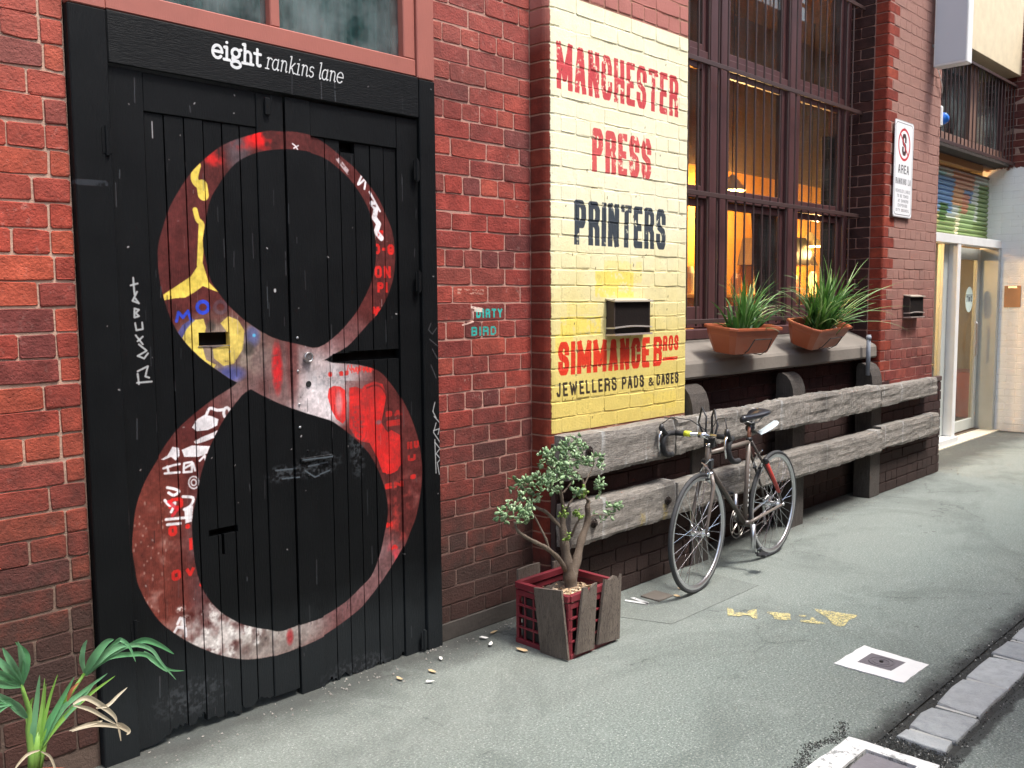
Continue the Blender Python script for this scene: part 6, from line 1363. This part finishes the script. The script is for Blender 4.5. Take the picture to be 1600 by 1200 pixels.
bt('brake_cable',[(-.118,-.193,.06),(-.09,-.17,.115),(-.02,-.10,.10),(.03,-.04,.03),(.06,-.01,-.05),(.065,0,-.12)],.0028,M_BLKPL,6,hb)
bt('brake_cable',[(-.118,.193,.06),(-.09,.15,.10),(-.03,.06,.085),(.05,.0,.02),(.10,.0,-.05),(.16,-.01,-.075)],.0028,M_BLKPL,6,hb)
bt('lock_cable',[(.02,-.05,-.06),(.07,-.06,.05),(.09,-.03,.135),(.13,.0,.09),(.16,.01,-.02),(.20,.0,-.09)],.0065,M_BLKPL,8,hb)
bt('lock_cable',[(.0,-.02,.02),(.03,-.01,.10),(.035,.02,.15),(.06,.05,.06),(.11,.03,-.04),(.14,.0,-.085)],.0055,M_BLKPL,8,hb)
m=MB(); m.box(.05,.10,-.03,.03,-.20,-.145,.006); m.build('lock_body',M_BLKPL,hb); m=MB(); m.box(.06,.09,-.04,.02,-.08,-.02,.005); m.build('lock_body',M_BLKPL,hb)
# brakes
def caliper(c,s=1):
    m=MB(); m.tube([c+Vector((0,-.026,-.055)),c+Vector((0,-.030,-.02)),c+Vector((-.004,-.012,.012)),c+Vector((0,.02,.03))],[.006,.007,.007,.004],6,flat=.7); m.tube([c+Vector((.004,.026,-.055)),c+Vector((.004,.030,-.02)),c+Vector((.0,.008,.012)),c+Vector((0,-.03,.05))],[.006,.007,.007,.004],6,flat=.7); m.tube([c+Vector((-.012,0,.0)),c+Vector((.012,0,0))],.008,8); m.build('brake_caliper',M_CHROME,bk)
    for t_ in (-1,1): m=MB(); m.box(c.x-.02,c.x+.02,t_*.018-.005 ,t_*.018+.005,c.z-.068,c.z-.054,.002); m.build('brake_pad',M_BLKPL,bk)
caliper(HB+Vector((-.030,0,.008))); caliper(Vector((.735,0,.665)))
# saddle and post
bt('seat_post',[SCL,SCL+Vector((.010,0,.088))],.0125,M_COPP,12); bt('seat_collar',[SCL-Vector((0,0,.006)),SCL+Vector((.002,0,.012))],.0185,M_BLKPL,12)
def saddle():
    m=MB(); st=[(-.135,.016,.004),(-.10,.021,.006),(-.05,.026,.004),(.0,.038,.004),(.05,.060,.008),(.09,.072,.014),(.125,.066,.016),(.137,.04,.012)]; v=[]; K=10
    for x,w,z in st:
        for k in range(K):
            a=2*PI*k/K; v.append((x,w*math.cos(a),z+(.020 if math.sin(a)>0 else .026)*math.sin(a)*(1 if math.sin(a)>0 else (.6+.4*abs(math.cos(a))))))
    f=[(i*K+k,i*K+(k+1)%K,(i+1)*K+(k+1)%K,(i+1)*K+k) for i in range(len(st)-1) for k in range(K)]+[tuple(range(K)),tuple((len(st)-1)*K+k for k in range(K))]
    m.add(v,f); return m
sad=saddle().build('saddle',simple('black leather saddle',(.02,.02,.024),.28),bk,smooth=True,loc=(.652,0,.928),rot=(0,math.radians(-3),0))
for s_ in (-1,1): bt('saddle_rail',[(-.10,s_*.014,-.012),(-.03,s_*.02,-.034),(.04,s_*.022,-.034),(.10,s_*.03,-.006)],.0035,M_STEEL,6,sad)
bt('saddle_clamp',[(.622,-.03,.893),(.622,.03,.893)],.013,M_BLKPL)
# clip-on tail guard behind the post
bt('guard_clamp',[(.612,0,.862),(.640,0,.868)],.026,M_BLKPL,12)
m=MB(); prof=[(.63,.866,.012),(.66,.850,.016),(.70,.828,.020),(.73,.820,.022)]; v=[]
for x,z,w in prof: v+=[(x,-w,z-.004),(x,0,z+.006),(x,w,z-.004),(x,w,z-.010),(x,0,z-.001),(x,-w,z-.010)]
m.add(v,[(6*i+k,6*i+(k+1)%6,6*i+6+(k+1)%6,6*i+6+k) for i in range(3) for k in range(6)]+[tuple(range(6)),tuple(18+k for k in range(6))]); m.build('guard_arm',M_BLKPL,bk)
m=MB(); v=[]; prof=[(.725,.821,.024),(.80,.832,.03),(.88,.846,.033),(.95,.862,.032),(.985,.872,.022)]
for x,z,w in prof: v+=[(x,-w,z-.010),(x,-w*.5,z),(x,w*.5,z),(x,w,z-.010),(x,w*.5,z-.004),(x,-w*.5,z-.004)]
m.add(v,[(6*i+k,6*i+(k+1)%6,6*i+6+(k+1)%6,6*i+6+k) for i in range(4) for k in range(6)]+[tuple(range(6)),tuple(24+k for k in range(6))]); m.build('tail_guard',simple('pale blue grey guard',(.42,.48,.50),.35),bk)
# red pump on the seat stay
a_,b_=SCL.lerp(RA,.28)+Vector((.012,-.052,0)),SCL.lerp(RA,.80)+Vector((.012,-.062,0)); bt('pump',[a_,a_.lerp(b_,.12)],.014,M_BLKPL,12); bt('pump',[a_.lerp(b_,.12),b_],.0115,M_REDP,12)
bt('pump_strap',[a_.lerp(b_,.10)+Vector((0,-.01,0)),a_.lerp(b_,.10)+Vector((.03,.01,.01))],.010,M_BLKPL)
# drivetrain on the wall side
m=MB(); m.torus((BB.x,.045,BB.z),.098,.003,'y',48,6); m.torus((BB.x,.045,BB.z),.075,.004,'y',40,6)
for k in range(5): a=2*PI*k/5; m.tube([(BB.x,.045,BB.z),(BB.x+.095*math.cos(a),.045,BB.z+.095*math.sin(a))],.006,6)
m.build('chainring',simple('oily alloy',(.22,.2,.18),.4,.9),bk)
def crank(s_,ang):
    d=Vector((math.cos(ang),0,math.sin(ang))); p0=BB+Vector((0,s_*.055,0)); p1=p0+d*.17+Vector((0,s_*.012,0)); bt('crank_arm',[p0,p1],[.017,.013],M_SILV,8); q=p1+Vector((0,s_*.012,0))
    m=MB(); m.tube([q,q+Vector((0,s_*.085,0))],.006,6); m.box(q.x-.035,q.x+.035,min(q.y+s_*.02,q.y+s_*.08),max(q.y+s_*.02,q.y+s_*.08),q.z-.010,q.z+.006,.003); m.tube([q+Vector((-.035,s_*.05,.0)),q+Vector((-.075,s_*.05,.012)),q+Vector((-.080,s_*.05,.045)),q+Vector((-.03,s_*.05,.05))],.005,6); m.build('pedal',M_BLKPL,bk)
crank(-1,math.radians(-93)); crank(1,math.radians(87))
ch=MB(); R1,R2=.097,.034; ch.tube([BB+Vector((0,.045,R1)),RA+Vector((0,.045,R2))],.0038,6); ch.tube([BB+Vector((.0,.045,-R1)),RA+Vector((-.02,.045,-.115)),RA+Vector((.02,.045,-.13)),RA+Vector((.03,.045,-.09)),RA+Vector((-.005,.045,-.06))],.0038,6); ch.build('chain',simple('oily chain',(.10,.09,.08),.5,.7),bk)
m=MB(); m.tube([RA+Vector((.0,.07,-.03)),RA+Vector((.015,.07,-.08)),RA+Vector((.01,.06,-.15))],[.010,.008,.012],8); m.build('derailleur',M_STEEL,bk)
bt('axle_nut',[RA+Vector((0,-.072,0)),RA+Vector((0,-.055,0))],.010,M_CHROME,8); bt('quick_release',[FA+Vector((0,-.068,0)),FA+Vector((0,-.055,0))],.011,M_CHROME,8)
t=NT('white decals'); 
for i in range(9):
    u=.22+i*.06; p=BB.lerp(SCL,u); m=MB(); m.box(p.x-.004,p.x+.004,-.0156,-.0150,p.z-.009,p.z+.006); m.build('decal',M_WHITE,bk)
# ================================================================== last: all scale-of-zero checks
bpy.context.view_layer.update()
